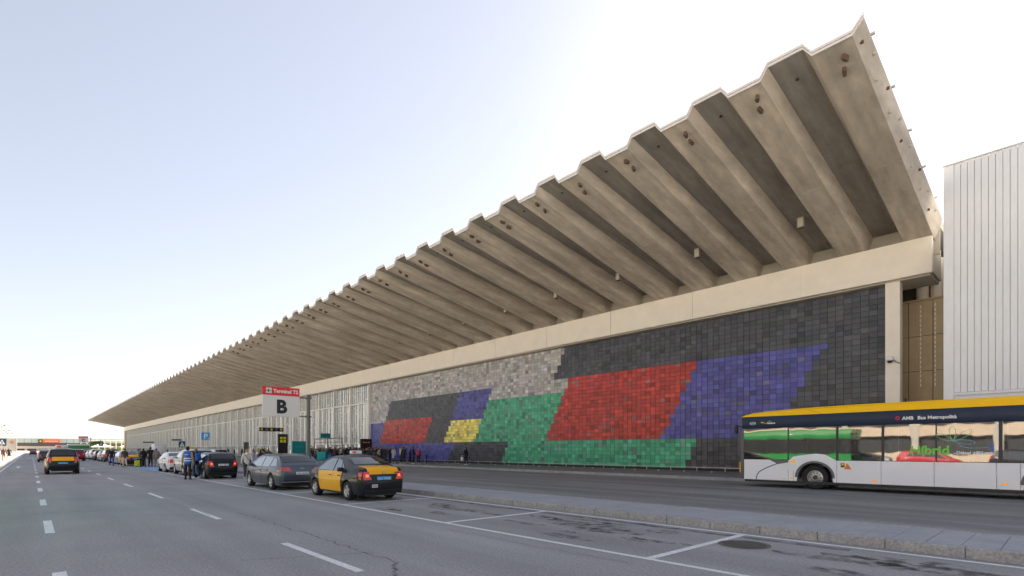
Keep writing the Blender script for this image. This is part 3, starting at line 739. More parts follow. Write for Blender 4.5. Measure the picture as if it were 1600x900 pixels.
def make_car(name, kind, paint, x, y, label, cat='car', group=None, rz=math.pi, detail=2, taxi=False, lit=False, glass=None, tint=None, sc=1.0):
    G = car_geo(kind); c = G['c']
    o = empty(name, (x, y, 0), rz); tag(o, label, cat, group); o.scale = (sc, sc, sc)
    ob('body', G['body'], paint, o); ob('underbody', G['under'], M['plastic'], o)
    for i, w in enumerate(G['windows']): ob('side_window', w, tint or M['glasslight'], o)
    ob('rear_window', G['rear'], glass or M['glass'], o); ob('windscreen', G['wind'], M['glasslight'], o)
    for i, l in enumerate(G['lamps']): ob('tail_lamp', l, M['lampred'], o)
    for l in G['lampcore']: ob('lamp_core', l, M['lampred_on'] if lit else M['lampcore'], o)
    for l in G['headlamps']: ob('headlamp', l, M['lampclear'], o)
    ob('lower_bumper', G['bumper'], M['plastic'], o)
    for a in (0, c['wb']):
        for s in (1, -1):
            t = ob('wheel', G['tyre'], M['tyre'], o, (a, s * (c['W'] / 2 - .125), c['r']))
            ob('brake_disc', G['disc'], M['dark'], t); ob('rim', G['rimm'], M['rim'], t, None, (0, random.uniform(0, 6), 0))
    if detail > 0:
        ob('door_seam', G['seams'], M['plastic'], o); ob('door_handle', G['handles'], M['plastic'] if taxi else paint, o)
        for m_ in G['mirrors']: ob('wing_mirror', m_, M['plastic'] if taxi else paint, o)
        zz = c['platez']; xx = min(p[0] for p in G['O'] if abs(p[1] - zz) < .12) - .035
        plate_part(o, xx - .012, zz, taxi)
    return o
YEL = carpaint('taxi_yellow', (.90, .43, .004), coat=.25); BLK = carpaint('black', (.010, .012, .016)); 
def taxify(o, kind, sign=True, number=True):
    G = car_geo(kind); c = G['c']; rr = c['r'] + .10; belt = c['belt']
    for s in (1, -1):
        d0, d1 = c['doors'][0]; e0, e1 = c['doors'][1]
        p1 = [(d0 - .06, belt + .012), (rr + .02, .62), (rr - .02 + .06, .27), (d1, .27), (d1, belt + .012)]
        p2 = [(e0 - .015, belt + .012), (e0 - .015, .27), (min(e1, c['wb'] - rr - .02), .27), (min(e1, c['wb'] - rr + .02), .62), (e1 + .1, belt + .008)]
        for p in (p1, p2): ob('yellow_door', G['side_patch']('yellow_door', p, s, .009), YEL, o)
    if kind == 'van':
        lid = G['strip_patch']('tailgate', lambda p: p[0] < 0 and .86 <= p[1] <= 1.16, -.80, .80, .007)
    else:
        lid = G['strip_patch']('boot_lid', lambda p: p[0] < -.28 and p[1] >= .86, -.80, .80, .007)
    ob('boot_lid', lid, YEL, o)
    H = G['H']
    if sign:
        sg = ob('roof_sign', bevel_box_mesh('roof_sign', -.07, .07, -.20, .20, 0, .13, .02, 2), mat('taxi_sign_pale', (.62, .74, .70), .4), o, (1.05, 0, H + .05)); sg.scale = (1.4, 1.7, 1.7) if kind == 'van' else (1, 1, 1)
        MB().box(-.076, -.071, .02, .15, .03, .11).build('sign_stripe', mat('taxi_sign_red', (.8, .12, .12), .4), sg)
    if number:
        xx = G['xa'] - .055
        p = ob('licence_label', MB().box(-.01, .0, -.10, .10, -.05, .05).mesh('licence_label'), mat('label_pink', (.75, .60, .57), .5), o, (xx + .01, .33, .50))
        b = MB()
        for k in range(5): b.box(-.014, -.0105, -.075 + k * .034, -.058 + k * .034, -.025, .025)
        b.build('label_marks', M['inkdark'], p)
# --- the near row
t1 = make_car('taxi_sedan', 'sedan', BLK, -16.32, 8.46, 'black and yellow taxi sedan parked nearest to the camera', 'taxi', 'vehicles in the kerbside row', taxi=True, lit=True)
taxify(t1, 'sedan')
MB().tube((.62, 0, 1.47), (.50, 0, 1.62), .006, .003, 5).build('aerial', M['plastic'], t1)
ob('badge', MB().tube((-.003, 0, 0), (-.018, 0, 0), .04, .04, 12).mesh('badge'), M['steel'], t1, (-.93, 0, .93))
MB().box(-.005, .004, -.10, .10, -.012, .012).build('model_lettering', M['plastic'], t1, (-.945, -.48, .92))
w1 = make_car('estate_car', 'wagon', carpaint('slate_grey', (.10, .11, .135), metal=.55, rough=.3), -22.8, 8.25, 'slate grey estate car parked behind the nearest taxi', 'car', 'vehicles in the kerbside row')
MB().box(-.45, 1.9, .62, .65, 1.455, 1.49).box(-.45, 1.9, -.65, -.62, 1.455, 1.49).build('roof_rail', M['plastic'], w1)
MB().box(-.01, .0, -.09, .09, -.014, .014).build('badge_lettering', M['steel'], w1, (-1.015, 0, .90))
b = MB(); b.box(-1.055, -1.03, -.80, .80, .335, .36); b.build('chrome_strip', M['steel'], w1)
make_car('hatchback', 'hatch', carpaint('deep_black', (.006, .007, .009)), -33.7, 8.05, 'black hatchback parked beside the man in a blue vest', 'car', 'vehicles in the kerbside row', lit=True)
make_car('suv', 'suv', carpaint('silver_white', (.46, .47, .48), metal=.3), -39.3, 8.15, 'pale silver tall suv parked between black hatchback and white saloon', 'suv', 'vehicles in the kerbside row')
make_car('saloon_car', 'sedan', carpaint('white', (.75, .75, .76)), -45.6, 8.1, 'white saloon at the edge of the blue painted bay', 'car', 'vehicles in the kerbside row')
t2 = make_car('taxi_sedan', 'sedan', BLK, -64.8, 7.7, 'black and yellow taxi parked past the blue painted bay', 'taxi', 'vehicles in the kerbside row', taxi=True); taxify(t2, 'sedan', number=False)
row = [('saloon_car', 'wagon', (.35, .35, .36), -71.5, 'grey estate car just ahead of the taxi past the blue bay'),
       ('saloon_car', 'sedan', (.72, .72, .73), -78.8, 'white saloon two cars ahead of the taxi past the blue bay'),
       ('minivan', 'van', (.10, .02, .025), -86.8, 'dark red minivan in the far half of the kerbside row'),
       ('saloon_car', 'sedan', (.60, .61, .62), -94, 'silver saloon just ahead of the dark red minivan'),
       ('hatchback', 'hatch', (.02, .02, .024), -101, 'small black hatchback ahead of the silver saloon'),
       ('suv', 'suv', (.74, .74, .74), -108, 'white suv ahead of the small black hatchback'),
       ('saloon_car', 'sedan', (.74, .74, .74), -116, 'white saloon near the far end of the kerbside row'),
       ('hatchback', 'hatch', (.03, .035, .05), -124, 'dark blue hatchback near the far end of the kerbside row'),
       ('van', 'van', (.7, .7, .7), -132, 'white van far down the kerbside row'),
       ('saloon_car', 'sedan', (.05, .05, .055), -146, 'charcoal saloon at the far end of the kerbside row')]
for n_, kd, cl, x, lb in row:
    make_car(n_, kd, carpaint('row%d' % int(-x), cl), x, 7.9, lb, 'van' if 'van' in n_ else 'suv' if n_ == 'suv' else 'car', 'vehicles in the kerbside row', detail=0)
tv = make_car('taxi_van', 'van', BLK, -47.2, 1.6, 'black and yellow taxi van driving away in the left lane', 'taxi', taxi=True); taxify(tv, 'van', number=False)
make_car('crossover', 'suv', carpaint('crimson', (.28, .01, .02)), -97.5, 4.9, 'red crossover driving away ahead of the taxi van', 'car', detail=1)
make_car('saloon_car', 'hatch', carpaint('graphite', (.06, .06, .065)), -93, 1.5, 'dark grey hatchback half hidden ahead of the taxi van', 'car', detail=0)
make_car('suv', 'suv', carpaint('white2', (.7, .7, .7)), -112, 1.7, 'white suv half hidden ahead of the dark grey hatchback', 'suv', detail=0)
make_car('saloon_car', 'sedan', carpaint('maroon', (.12, .03, .035)), -210, .5, 'distant maroon car in the sunlit end of the road', 'car', detail=0)
# --- inner carriageway
pc = make_car('patrol_car', 'suv', carpaint('patrol_white', (.70, .70, .72)), -72, 17.2, 'white patrol suv with red chevrons on its tail by the terminal', 'car')
G = car_geo('suv'); b = MB()
for s in (1, -1):
    for k in range(4):
        y = s * (.14 + k * .18); b.quad((-.925, y, .62), (-.925, y + s * .09, .62), (-.925, y + s * .21, .84), (-.925, y + s * .12, .84))
b.build('chevron', M['red'], pc)
for x, y, lb in ((-60.5, 19, 'taxi on the service road hidden behind the grey estate car'), (-121, 16.6, 'taxi on the service road beside the white box van'), (-113, 16.4, 'second taxi on the service road behind the standing group')):
    t = make_car('taxi_sedan', 'sedan', BLK, x, y, 'black and yellow ' + lb, 'taxi', 'taxis on the service road', taxi=True, detail=0); taxify(t, 'sedan', number=False)
make_car('saloon_car', 'sedan', carpaint('white3', (.72, .72, .72)), -76.5, 16.3, 'white saloon on the service road beside the patrol suv', 'car', detail=0)
tk = tag(empty('box_truck', (-128, 19.5, 0)), 'white box van parked on the service road near the far hall', 'truck')
ob('cargo_box', bevel_box_mesh('cargo_box', -3.2, 1.0, -1.0, 1.0, .55, 2.75, .04, 2), M['white'], tk); ob('cab', bevel_box_mesh('cab', -4.7, -3.25, -.95, .95, .45, 2.05, .2, 3), M['white'], tk)
MB().box(-4.72, -4.3, -.8, .8, 1.3, 1.9).build('windscreen', M['glass'], tk)
for a in (-4.0, .1):
    for s in (1, -1): ob('wheel', car_geo('suv')['tyre'], M['tyre'], tk, (a, s * .86, .35))
gt = tag(empty('box_truck', (-300, 15.5, 0)), 'distant green sided truck with a white roof beyond the taxi rank', 'truck')
ob('cargo_box', bevel_box_mesh('cargo_box', -4, 4, -3.6, 3.6, .9, 3.3, .04, 1), M['green'], gt); MB().box(-4.1, 4.1, -3.7, 3.7, 3.31, 4.0).build('roof', M['white'], gt)
for a in (-2.5, 2.5):
    for s in (1, -1): ob('wheel', car_geo('suv')['tyre'], M['tyre'], gt, (a, s * 3.4, .35))

# ------------------------------------------------------------------ bus
def make_bus(name, x, y, paint_low, paint_roof, paint_band, letters=True, skirt=M['plastic'], rz=0.0, loc_z=0):
    o = empty(name, (x, y, loc_z), rz)      # origin: front corner on ground, near side at y=0, body extends to +x and +y
    L_, Wd = 13.6, 2.55; wb1, wb2, wr = 3.04, 9.95, .50
    zs0, zw0, zw1, zb1, zr = .33, 1.22, 2.62, 3.14, 3.46
    # lower side panels with wheel arches
    def arch(xx):
        z = zs0
        for a in (wb1, wb2):
            d = abs(xx - a); ra = .66
            if d < ra: z = max(z, .50 + math.sqrt(ra * ra - d * d) * .92)
        return z
    cuts = [.12, 2.02, 2.22, 3.86, 5.36, 6.96, 8.62, 9.2, 10.75, 12.2, 13.55]
    for a, b2 in zip(cuts, cuts[1:]):
        for side in (0, 1):
            mb = MB(); n = max(2, int((b2 - a) / .06)); yy = 0 if side == 0 else Wd; t = .03 if side == 0 else -.03
            for i in range(n):
                xa_, xb_ = a + .006 + (b2 - a - .012) * i / n, a + .006 + (b2 - a - .012) * (i + 1) / n
                za, zb2 = arch(xa_), arch(xb_); zt_ = zw0 + (.13 if (a < wb1 < b2 + .1 or a < wb2 < b2) else 0)
                mb.quad((xa_, yy, za), (xb_, yy, zb2), (xb_, yy, zw0), (xa_, yy, zw0)) if side == 0 else mb.quad((xa_, yy, za), (xa_, yy, zw0), (xb_, yy, zw0), (xb_, yy, zb2))
                mb.quad((xa_, yy, za), (xa_, yy + t, za), (xb_, yy + t, zb2), (xb_, yy, zb2))
            mb.build('side_panel', paint_low, o)
    # arch trims and wheels
    for a in (wb1, wb2):
        mb = MB(); pts = []
        for i in range(25):
            t = math.pi * i / 24; pts.append((a + .66 * math.cos(t), .50 + .66 * .92 * math.sin(t)))
        for (p, q) in zip(pts, pts[1:]):
            dx, dz = p[0] - a, p[1] - .5; ex, ez = q[0] - a, q[1] - .5
            mb.quad((p[0], -.012, p[1]), (q[0], -.012, q[1]), (a + ex * 1.14, -.012, .5 + ez * 1.14), (a + dx * 1.14, -.012, .5 + dz * 1.14))
            mb.quad((p[0], -.012, p[1]), (p[0], .5, p[1]), (q[0], .5, q[1]), (q[0], -.012, q[1]))
        mb.build('wheel_arch', M['grey'], o)
        for yy in (.20, Wd - .20):
            prof = [(.30, -.13), (.33, -.15), (.46, -.145), (wr, -.10), (wr, .10), (.46, .145), (.33, .15), (.30, .13)]; vs = []; fs = []; N = 36
            for i in range(N):
                t = 2 * math.pi * i / N
                for rr, y3 in prof: vs.append((rr * math.cos(t), y3, rr * math.sin(t)))
            n = len(prof)
            for i in range(N):
                for k in range(n - 1): fs.append((i * n + k, ((i + 1) % N) * n + k, ((i + 1) % N) * n + k + 1, i * n + k + 1))
            w = ob('wheel', mesh_from('wheel', vs, fs, True, 50), M['tyre'], o, (a, yy, wr))
            s = -1 if yy < 1 else 1
            mb = MB(); N = 30
            for i in range(N):
                t0, t1 = 2 * math.pi * i / N, 2 * math.pi * (i + 1) / N
                for (r0, y0), (r1, y1) in (((.305, .12), (.275, .13)), ((.275, .13), (.25, .03)), ((.25, .03), (.13, .05)), ((.13, .05), (.11, .12)), ((.11, .12), (.001, .12))):
                    mb.quad(*[(rr * math.cos(t), s * y3, rr * math.sin(t)) for rr, y3, t in ((r0, y0, t0), (r1, y1, t0), (r1, y1, t1), (r0, y0, t1))])
            rm = mb.build('rim', M['steel'], w, smooth=True, angle=30)
            mb = MB()
            for i in range(10):
                t = 2 * math.pi * i / 10; c_ = (.19 * math.cos(t), s * .045, .19 * math.sin(t)); mb.tube(c_, (c_[0], s * .056, c_[2]), .032, .032, 8)
            mb.build('hand_hole', M['dark'], w)
            mb = MB().tube((0, s * .11, 0), (0, s * .135, 0), .10, .09, 14); mb.build('hub', M['dark'], w)
    # glazing: panes along the side
    wcuts = [.10, 2.02, 3.88, 5.42, 7.02, 8.72, 10.4, 12.0, 13.5]
    for a, b2 in zip(wcuts, wcuts[1:]):
        ob('window_pane', bevel_box_mesh('window_pane', a + .012, b2 - .012, -.006, .02, zw0 + .01, zw1 + .0, .01, 1), M['busglass'], o)
        ob('window_pane', bevel_box_mesh('window_pane', a + .012, b2 - .012, Wd - .02, Wd + .006, zw0 + .01, zw1, .01, 1), M['busglass'], o)
    for a, w in ((2.02, .05), (3.88, .09), (5.42, .09), (7.02, .03), (8.72, .10), (10.4, .09), (12.0, .09)):
        MB().box(a - w / 2, a + w / 2, -.012, .0, zw0, zw1).build('window_post', M['dark'], o)
    MB().box(.12, 13.5, .56, Wd - .56, .36, .70).box(.12, 13.5, .05, Wd - .05, 1.16, 1.2).box(.12, 13.4, .05, Wd - .05, zw1 + .02, zw1 + .06).build('cabin_shell', mat('bus_interior', (.22, .22, .23), .8), o)
    seat = MB().box(0, .42, .15, 1.0, 1.2, 1.34).box(.36, .46, .15, 1.0, 1.3, 1.95).mesh('seat')
    for k in range(12):
        for y2 in (0, 1.25): ob('seat', seat, mat('seat_grey', (.09, .10, .13), .8), o, (1.9 + k * .92, y2, 0))
    pole = MB().tube((0, 1.2, 1.2), (0, 1.2, zw1), .02, .02, 8).mesh('grab_pole')
    for k in range(6): ob('grab_pole', pole, mat('pole_yellow', (.7, .4, .02), .4), o, (2.4 + k * 1.8, 0, 0))
    # white hump over front wheel (higher arch panel) drawn over glass
    mb = MB(); pts = [(2.06, 1.22), (2.22, 1.36), (2.5, 1.42), (3.1, 1.50), (3.45, 1.46), (3.86, 1.22)]
    mb.quad(*[(p[0], -.014, p[1]) for p in pts]); mb.build('arch_cover', paint_low, o)
    # band and roof
    ob('roof_band', bevel_box_mesh('roof_band', .02, 13.55, -.004, Wd + .004, zw1 + .01, zb1, .02, 2), paint_band, o)
    O = [(0.0, zb1 + .005), (.12, zb1 + .10), (.5, zb1 + .18), (1.2, zb1 + .235), (2.6, zb1 + .29), (4.5, zr), (13.6, zr)]
    v = []; fs = []
    for xx, zz in O:
        dz = zz - zb1; v += [(xx, -.004, zb1 + .003), (xx, .03, zb1 + dz * .7), (xx, .16, zz), (xx, Wd - .16, zz), (xx, Wd - .03, zb1 + dz * .7), (xx, Wd + .004, zb1 + .003)]
    n = 6
    for i in range(len(O) - 1):
        for k in range(n - 1): fs.append((i * n + k, (i + 1) * n + k, (i + 1) * n + k + 1, i * n + k + 1))
    fs.append(tuple(range(6))); fs.append(tuple(reversed(range((len(O) - 1) * 6, len(O) * 6))))
    ob('roof_cover', mesh_from('roof_cover', v, fs), paint_roof, o)
    mb = MB()
    for xx in (3.3, 10.2): mb.quad((xx, -.0095, zb1 + .01), (xx + .02, -.0095, zb1 + .01), (xx - .5, .022, zb1 + .20), (xx - .52, .022, zb1 + .20))
    mb.build('roof_seam', M['dark'], o)
    # front end
    ob('front_mask', bevel_box_mesh('front_mask', -.06, .115, .0, Wd, .36, zb1 - .02, .06, 3), M['grey'], o)
    MB().box(-.075, -.058, .12, Wd - .12, 1.15, 2.9).build('windscreen', M['busglass'], o)
    for yy in (-.22, Wd + .04):
        m_ = ob('wing_mirror', bevel_box_mesh('wing_mirror', -.24, -.10, yy, yy + .18, 2.40, 2.78, .04, 2), M['plastic'], o); MB().tube((0, yy + .22, 2.72), (-.17, yy + .1, 2.76), .025).build('mirror_arm', M['plastic'], m_)
    MB().box(-.07, -.03, -.02, .02, .62, 1.1).build('corner_reflector', YEL, o)
    # skirt details
    MB().box(.15, 13.5, .03, .06, .22, .34).build('skirt', M['plastic'], o)
    if letters:
        mb = MB(); pts = [(.66, .335), (.70, .52), (.80, .68), (1.10, .86), (1.55, 1.05), (2.02, 1.14)]
        for (p, q) in zip(pts, pts[1:]):
            d = Vector((q[0] - p[0], q[1] - p[1])).normalized() * .022; mb.quad((p[0] + d.y, -.003, p[1] - d.x), (q[0] + d.y, -.003, q[1] - d.x), (q[0] - d.y, -.003, q[1] + d.x), (p[0] - d.y, -.003, p[1] + d.x))
        mb.quad((1.25, -.0032, 1.22), (1.55, -.0032, 1.05), (2.02, -.0032, 1.14), (2.02, -.0032, 1.22)); mb.build('styling_line', M['grey'], o)
        for xx, zz, w, h in ((2.10, 1.12, .20, .075), (2.06, .41, .12, .04), (5.05, .44, .16, .045), (8.74, .50, .17, .045)):
            MB().box(xx, xx + w, -.012, .0, zz, zz + h).build('side_marker', M['lampamber'], o)
        MB().box(1.80, 1.9, -.004, -.001, .40, .43).build('service_mark', M['yellow'], o)
        mb = MB(); mb.quad((4.12, -.004, .88), (4.38, -.004, .88), (4.22, -.004, 1.14)); mb.build('warning_triangle', mat('warn_orange', (.75, .20, .02), .5), o)
        mb = MB(); mb.quad((4.0, -.0045, .95), (4.14, -.0045, .95), (4.14, -.0045, 1.13), (4.0, -.0045, 1.13)); mb.build('warning_vehicle_mark', mat('warn_dark', (.10, .07, .01), .5), o)
        mb = MB(); mb.quad((4.03, -.005, 1.04), (4.11, -.005, 1.04), (4.11, -.005, 1.11), (4.03, -.005, 1.11)); mb.build('warning_vehicle_mark', M['yellow'], o)
        wt = M['white']
        ob('lettering', text_mesh('AMB', .17, .006), wt, o, (6.02, -.012, 2.78), FACE_S)
        ob('lettering', text_mesh('Bus Metropolità', .17, .005), wt, o, (6.48, -.012, 2.78), FACE_S)
        mb = MB(); cx, cz = 5.88, 2.845
        for s in (1, -1):
            mb.quad((cx - .08, -.012, cz + s * .012), (cx, -.012, cz + s * .085), (cx + .08, -.012, cz + s * .012), (cx + .045, -.012, cz + s * .012), (cx, -.012, cz + s * .05), (cx - .045, -.012, cz + s * .012))
        mb.build('operator_mark', M['red'], o)
        # oval mark and small operator lettering by the front
        mb = MB(); N = 20
        for i in range(N):
            t0, t1 = 2 * math.pi * i / N, 2 * math.pi * (i + 1) / N
            mb.quad(*[(.52 + r * math.cos(t), -.012, 2.84 + r * .5 * math.sin(t)) for r, t in ((.11, t0), (.135, t0), (.135, t1), (.11, t1))])
        mb.quad((.44, -.012, 2.82), (.60, -.012, 2.85), (.60, -.012, 2.87), (.44, -.012, 2.84)); mb.build('maker_mark', wt, o)
        mb = MB(); mb.box(.88, 1.0, -.014, -.011, 2.85, 2.89); mb.build('line_mark', M['yellow'], o)
        mb = MB(); mb.box(1.0, 1.14, -.014, -.011, 2.81, 2.84); mb.build('line_mark', mat('mark_orange', (.8, .2, .03), .5), o)
        mb = MB(); mb.box(1.18, 1.30, -.014, -.011, 2.90, 2.93); mb.build('line_mark', mat('mark_green', (.1, .6, .1), .5), o)
        ob('lettering', text_mesh('baixbus', .11, .003), wt, o, (1.15, -.012, 2.80), FACE_S)
        gl = mat('hybrid_green', (.16, .62, .06), .4); ob('lettering', text_mesh('Híbrid', .44, .014), gl, o, (6.26, -.012, 1.50), FACE_S)
        ob('lettering', text_mesh('–Diésel +Eléctric', .155, .005), wt, o, (7.50, -.012, 1.50), FACE_S)
        # looping ribbon of the logo
        g1 = mat('ribbon_green', (.22, .62, .22), .4); g2 = mat('ribbon_cyan', (.12, .50, .62), .4); g3 = mat('ribbon_blue', (.05, .18, .75), .4)
        def loop(cx, cz, ln, wd, ang, m_, n=26):
            pts = []
            for i in range(n + 1):
                t = math.pi * i / n; rr = ln * math.sin(t); a = (t - math.pi / 2) * wd + ang
                pts.append((cx + rr * math.cos(a), -.012, cz + rr * math.sin(a)))
            MB().path(pts, .009, 4).build('ribbon_loop', m_, o)
        for ln, wd, an, m_ in ((.52, .30, 2.65, g1), (.50, .32, 1.6, g1), (.62, .26, .62, g1), (.60, .22, -.12, g2)): loop(7.48, 1.98, ln, wd, an, m_)
        MB().path([(7.6, -.012, 1.93), (7.7, -.012, 1.78), (7.95, -.012, 1.72), (8.2, -.012, 1.73), (8.42, -.012, 1.75)], .009, 4).build('ribbon_loop', g2, o)
        MB().box(8.42, 8.56, -.014, -.008, 1.68, 1.70).box(8.42, 8.56, -.014, -.008, 1.80, 1.82).box(8.42, 8.44, -.014, -.008, 1.70, 1.80).box(8.54, 8.56, -.014, -.008, 1.60, 1.86).build('plug_mark', g3, o)
        # passenger seats behind the panes
    return o
bus = make_bus('city_bus', -10.56, 24.0, carpaint('bus_white', (.84, .84, .85), coat=.25), carpaint('bus_yellow', (.95, .54, .003), coat=.1), carpaint('bus_navy', (.018, .030, .062), coat=.1))
tag(bus, 'white, navy and yellow city bus at the right edge before the mural', 'bus')

# ================================================================== PEOPLE
_bm = bmesh.new(); bmesh.ops.create_icosphere(_bm, subdivisions=2, radius=1)
ICO_V = [v.co.copy() for v in _bm.verts]; ICO_F = [tuple(v.index for v in f.verts) for f in _bm.faces]; _bm.free()
def prim_mesh(prims, voxel, grow=0.0, ratio=.25, name='body'):
    vs, fs = [], []
    for p in prims:
        a, b, r0, r1 = Vector(p[0]), Vector(p[1]), p[2] + grow, p[3] + grow
        sc = p[4] if len(p) > 4 else (1, 1, 1)
        L_ = (b - a).length; n = max(1, int(L_ / (min(r0, r1) * .55)) + 1)
        for i in range(n + 1):
            t = i / n; c = a.lerp(b, t); r = r0 + (r1 - r0) * t; k = len(vs)
            vs += [(c.x + q.x * r * sc[0], c.y + q.y * r * sc[1], c.z + q.z * r * sc[2]) for q in ICO_V]
            fs += [(k + f[0], k + f[1], k + f[2]) for f in ICO_F]
            if L_ < 1e-6: break
    me = bpy.data.meshes.new(name); me.from_pydata(vs, [], fs); me.update()
    o = bpy.data.objects.new('tmp', me); COL.objects.link(o)
    m = o.modifiers.new('r', 'REMESH'); m.mode = 'VOXEL'; m.voxel_size = voxel; m.use_smooth_shade = True
    s = o.modifiers.new('s', 'SMOOTH'); s.factor = .5; s.iterations = 4
    d = o.modifiers.new('d', 'DECIMATE'); d.ratio = ratio
    out = eval_mesh(o); out.name = name
    bpy.data.objects.remove(o); bpy.data.meshes.remove(me)
    out.polygons.foreach_set('use_smooth', [True] * len(out.polygons)); out.materials.clear()
    return out
def hand(w, d, side):
    w = Vector(w); d = Vector(d).normalized(); lat = Vector((1, 0, 0)) if abs(d.x) < .7 else Vector((0, 0, 1)); lat = (lat - d * lat.dot(d)).normalized(); inn = d.cross(lat) * side
    P = [(tuple(w), tuple(w + d * .07), .026, .034, (1, .8, 1))]
    for i, ln in enumerate((.068, .078, .074, .058)):
        b0 = w + d * .085 + lat * ((i - 1.5) * -.024); k = b0 + d * ln * .55 + inn * .006
        P += [(tuple(b0), tuple(k), .0105, .0095), (tuple(k), tuple(k + d * ln * .45 + inn * .02), .0095, .008)]
    t0 = w + d * .03 + lat * .03; t1 = t0 + d * .035 + lat * .022 + inn * .015
    P += [(tuple(t0), tuple(t1), .013, .011), (tuple(t1), tuple(t1 + d * .032), .011, .009)]
    return P
PT = {}
def person_template(key, legs, arms, lean=0.0, hairkind='short', coat=.0, child=1.0, hood=False):
    sh = Vector((lean, 0, 1.42)); hip = Vector((0, 0, .92)); neck = Vector((lean * 1.15, 0, 1.50)); head = Vector((lean * 1.3 + .015, 0, 1.635))
    skin = [((head.x, 0, head.z), (head.x + .004, 0, head.z - .04), .088, .080, (1.08, .88, 1.15)), (tuple(neck - Vector((0, 0, .05))), tuple(head - Vector((0, 0, .05))), .055, .052),
            ((head.x + .10, 0, head.z - .005), (head.x + .112, 0, head.z - .025), .012, .017), ((head.x + .055, 0, head.z - .09), (head.x + .075, 0, head.z - .095), .035, .03)]
    for s in (1, -1): skin.append(((head.x - .005, s * .082, head.z + .005), (head.x - .01, s * .084, head.z - .03), .018, .014))
    torso = [((lean * .5, 0, 1.14), (lean * .95, 0, 1.34), .125, .145, (.82, 1.12, 1)), ((0, 0, .95), (lean * .5, 0, 1.14), .135, .125, (.85, 1.08, 1)), (tuple(sh + Vector((0, -.13, .02))), tuple(sh + Vector((0, .13, .02))), .075, .075)]
    armp, legp, shoe = [], [], []
    for s, (el, wr) in zip((1, -1), arms):
        S0 = sh + Vector((0, s * .185, 0)); E = Vector((el[0] + lean, s * el[1], el[2])); Wp = Vector((wr[0] + lean, s * wr[1], wr[2]))
        armp += [(tuple(S0), tuple(E), .058, .044), (tuple(E), tuple(Wp), .044, .032)]; skin += hand(Wp, Wp - E, s)
    for s, (kn, an) in zip((1, -1), legs):
        Hj = hip + Vector((0, s * .092, 0)); K = Vector((kn[0], s * kn[1], kn[2])); A = Vector((an[0], s * an[1], an[2]))
        legp += [(tuple(Hj), tuple(K), .092, .062), (tuple(K), tuple(A), .060, .042)]
        shoe += [((A.x - .045, A.y, max(.045, A.z - .045)), (A.x + .13, A.y + s * .015, max(.04, A.z - .055)), .045, .038, (1, 1, .9)), (tuple(A), (A.x - .01, A.y, A.z - .04), .05, .048)]
    body = prim_mesh(skin + torso + armp + legp + shoe, .0125, 0, .13, 'body')
    jk = [p for p in torso] + armp
    if coat: jk += [((0, s * .05, .95), (0, s * .06, .95 - coat), .125, .115, (.95, 1, 1)) for s in (1, -1)]
    if hood: jk += [((head.x - .10, 0, head.z - .14), (head.x - .11, 0, head.z - .17), .075, .085)]
    jacket = prim_mesh(jk, .02, .016, .22, 'jacket')
    trousers = prim_mesh(legp + [((0, 0, .93), (0, 0, .97), .125, .12, (.85, 1.1, 1))], .02, .010, .22, 'trousers')
    shoes = prim_mesh(shoe, .016, .008, .3, 'shoes')
    hp = [((head.x - .02, 0, head.z + .035), (head.x - .03, 0, head.z + .01), .095, .09, (1.02, .93, 1.0))]
    if hairkind == 'long': hp += [((head.x - .06, 0, head.z - .02), (head.x - .075, 0, head.z - .20), .075, .07, (.7, 1.15, 1))]
    if hairkind == 'bun': hp += [((head.x - .11, 0, head.z + .07), (head.x - .12, 0, head.z + .08), .045, .045)]
    hair = prim_mesh(hp, .014, .0, .3, 'hair')
    PT[key] = dict(body=body, jacket=jacket, trousers=trousers, shoes=shoes, hair=hair)
LS = [((.01, .10, .50), (-.01, .11, .09)), ((.015, .10, .50), (0, .12, .09))]
LW = [((.16, .09, .52), (.22, .09, .10)), ((-.05, .09, .50), (-.30, .09, .15))]
LC = [((.05, .11, .50), (-.02, .13, .09)), ((-.02, .12, .50), (-.06, .16, .09))]
AD = [((-.03, .25, 1.15), (.03, .27, .90)), ((-.03, .25, 1.15), (.04, .27, .90))]
AP = [((.0, .25, 1.15), (.22, .10, 1.18)), ((.0, .25, 1.15), (.20, .14, 1.12))]
AW = [((-.14, .25, 1.17), (-.12, .26, .93)), ((.10, .25, 1.16), (.22, .24, .96))]
AH = [((.02, .28, 1.16), (.20, .24, 1.02)), ((-.04, .25, 1.15), (.02, .27, .90))]
person_template('stand', LS, AD)
person_template('phone', LC, AP, hood=True)
person_template('walk', LW, AW, lean=.04)
person_template('coat', LC, AH, hairkind='long', coat=.30)
person_template('woman', LS, AD, hairkind='long', hood=True)
person_template('lean', LC, AP, lean=.12, hairkind='bun', coat=.12)
def cm(c, r=.8): return mat('cloth_%02d_%02d_%02d' % tuple(int(q * 99) for q in c), c, r, var=.12, scale=7)
SKIN = [mat('skin_a', (.46, .26, .17), .55), mat('skin_b', (.30, .15, .09), .55), mat('skin_c', (.54, .33, .23), .55)]
HAIR = [(.012, .010, .009), (.03, .017, .01), (.07, .04, .02), (.25, .17, .08)]
prand = random.Random(21)
def person(pose, x, y, z, face, top, bottom, label, group=None, hair=None, shoes=(.03, .03, .03), h=1.75):
    T = PT[pose]; o = empty('person', (x, y, z), R(face)); s = h / 1.75; o.scale = (s, s * prand.uniform(.95, 1.08), s)
    tag(o, label, 'person', group)
    ob('body', T['body'], prand.choice(SKIN), o); ob('jacket', T['jacket'], cm(top), o); ob('trousers', T['trousers'], cm(bottom), o)
    ob('shoes', T['shoes'], cm(shoes, .6), o); ob('hair', T['hair'], cm(hair or prand.choice(HAIR), .7), o)
    return o
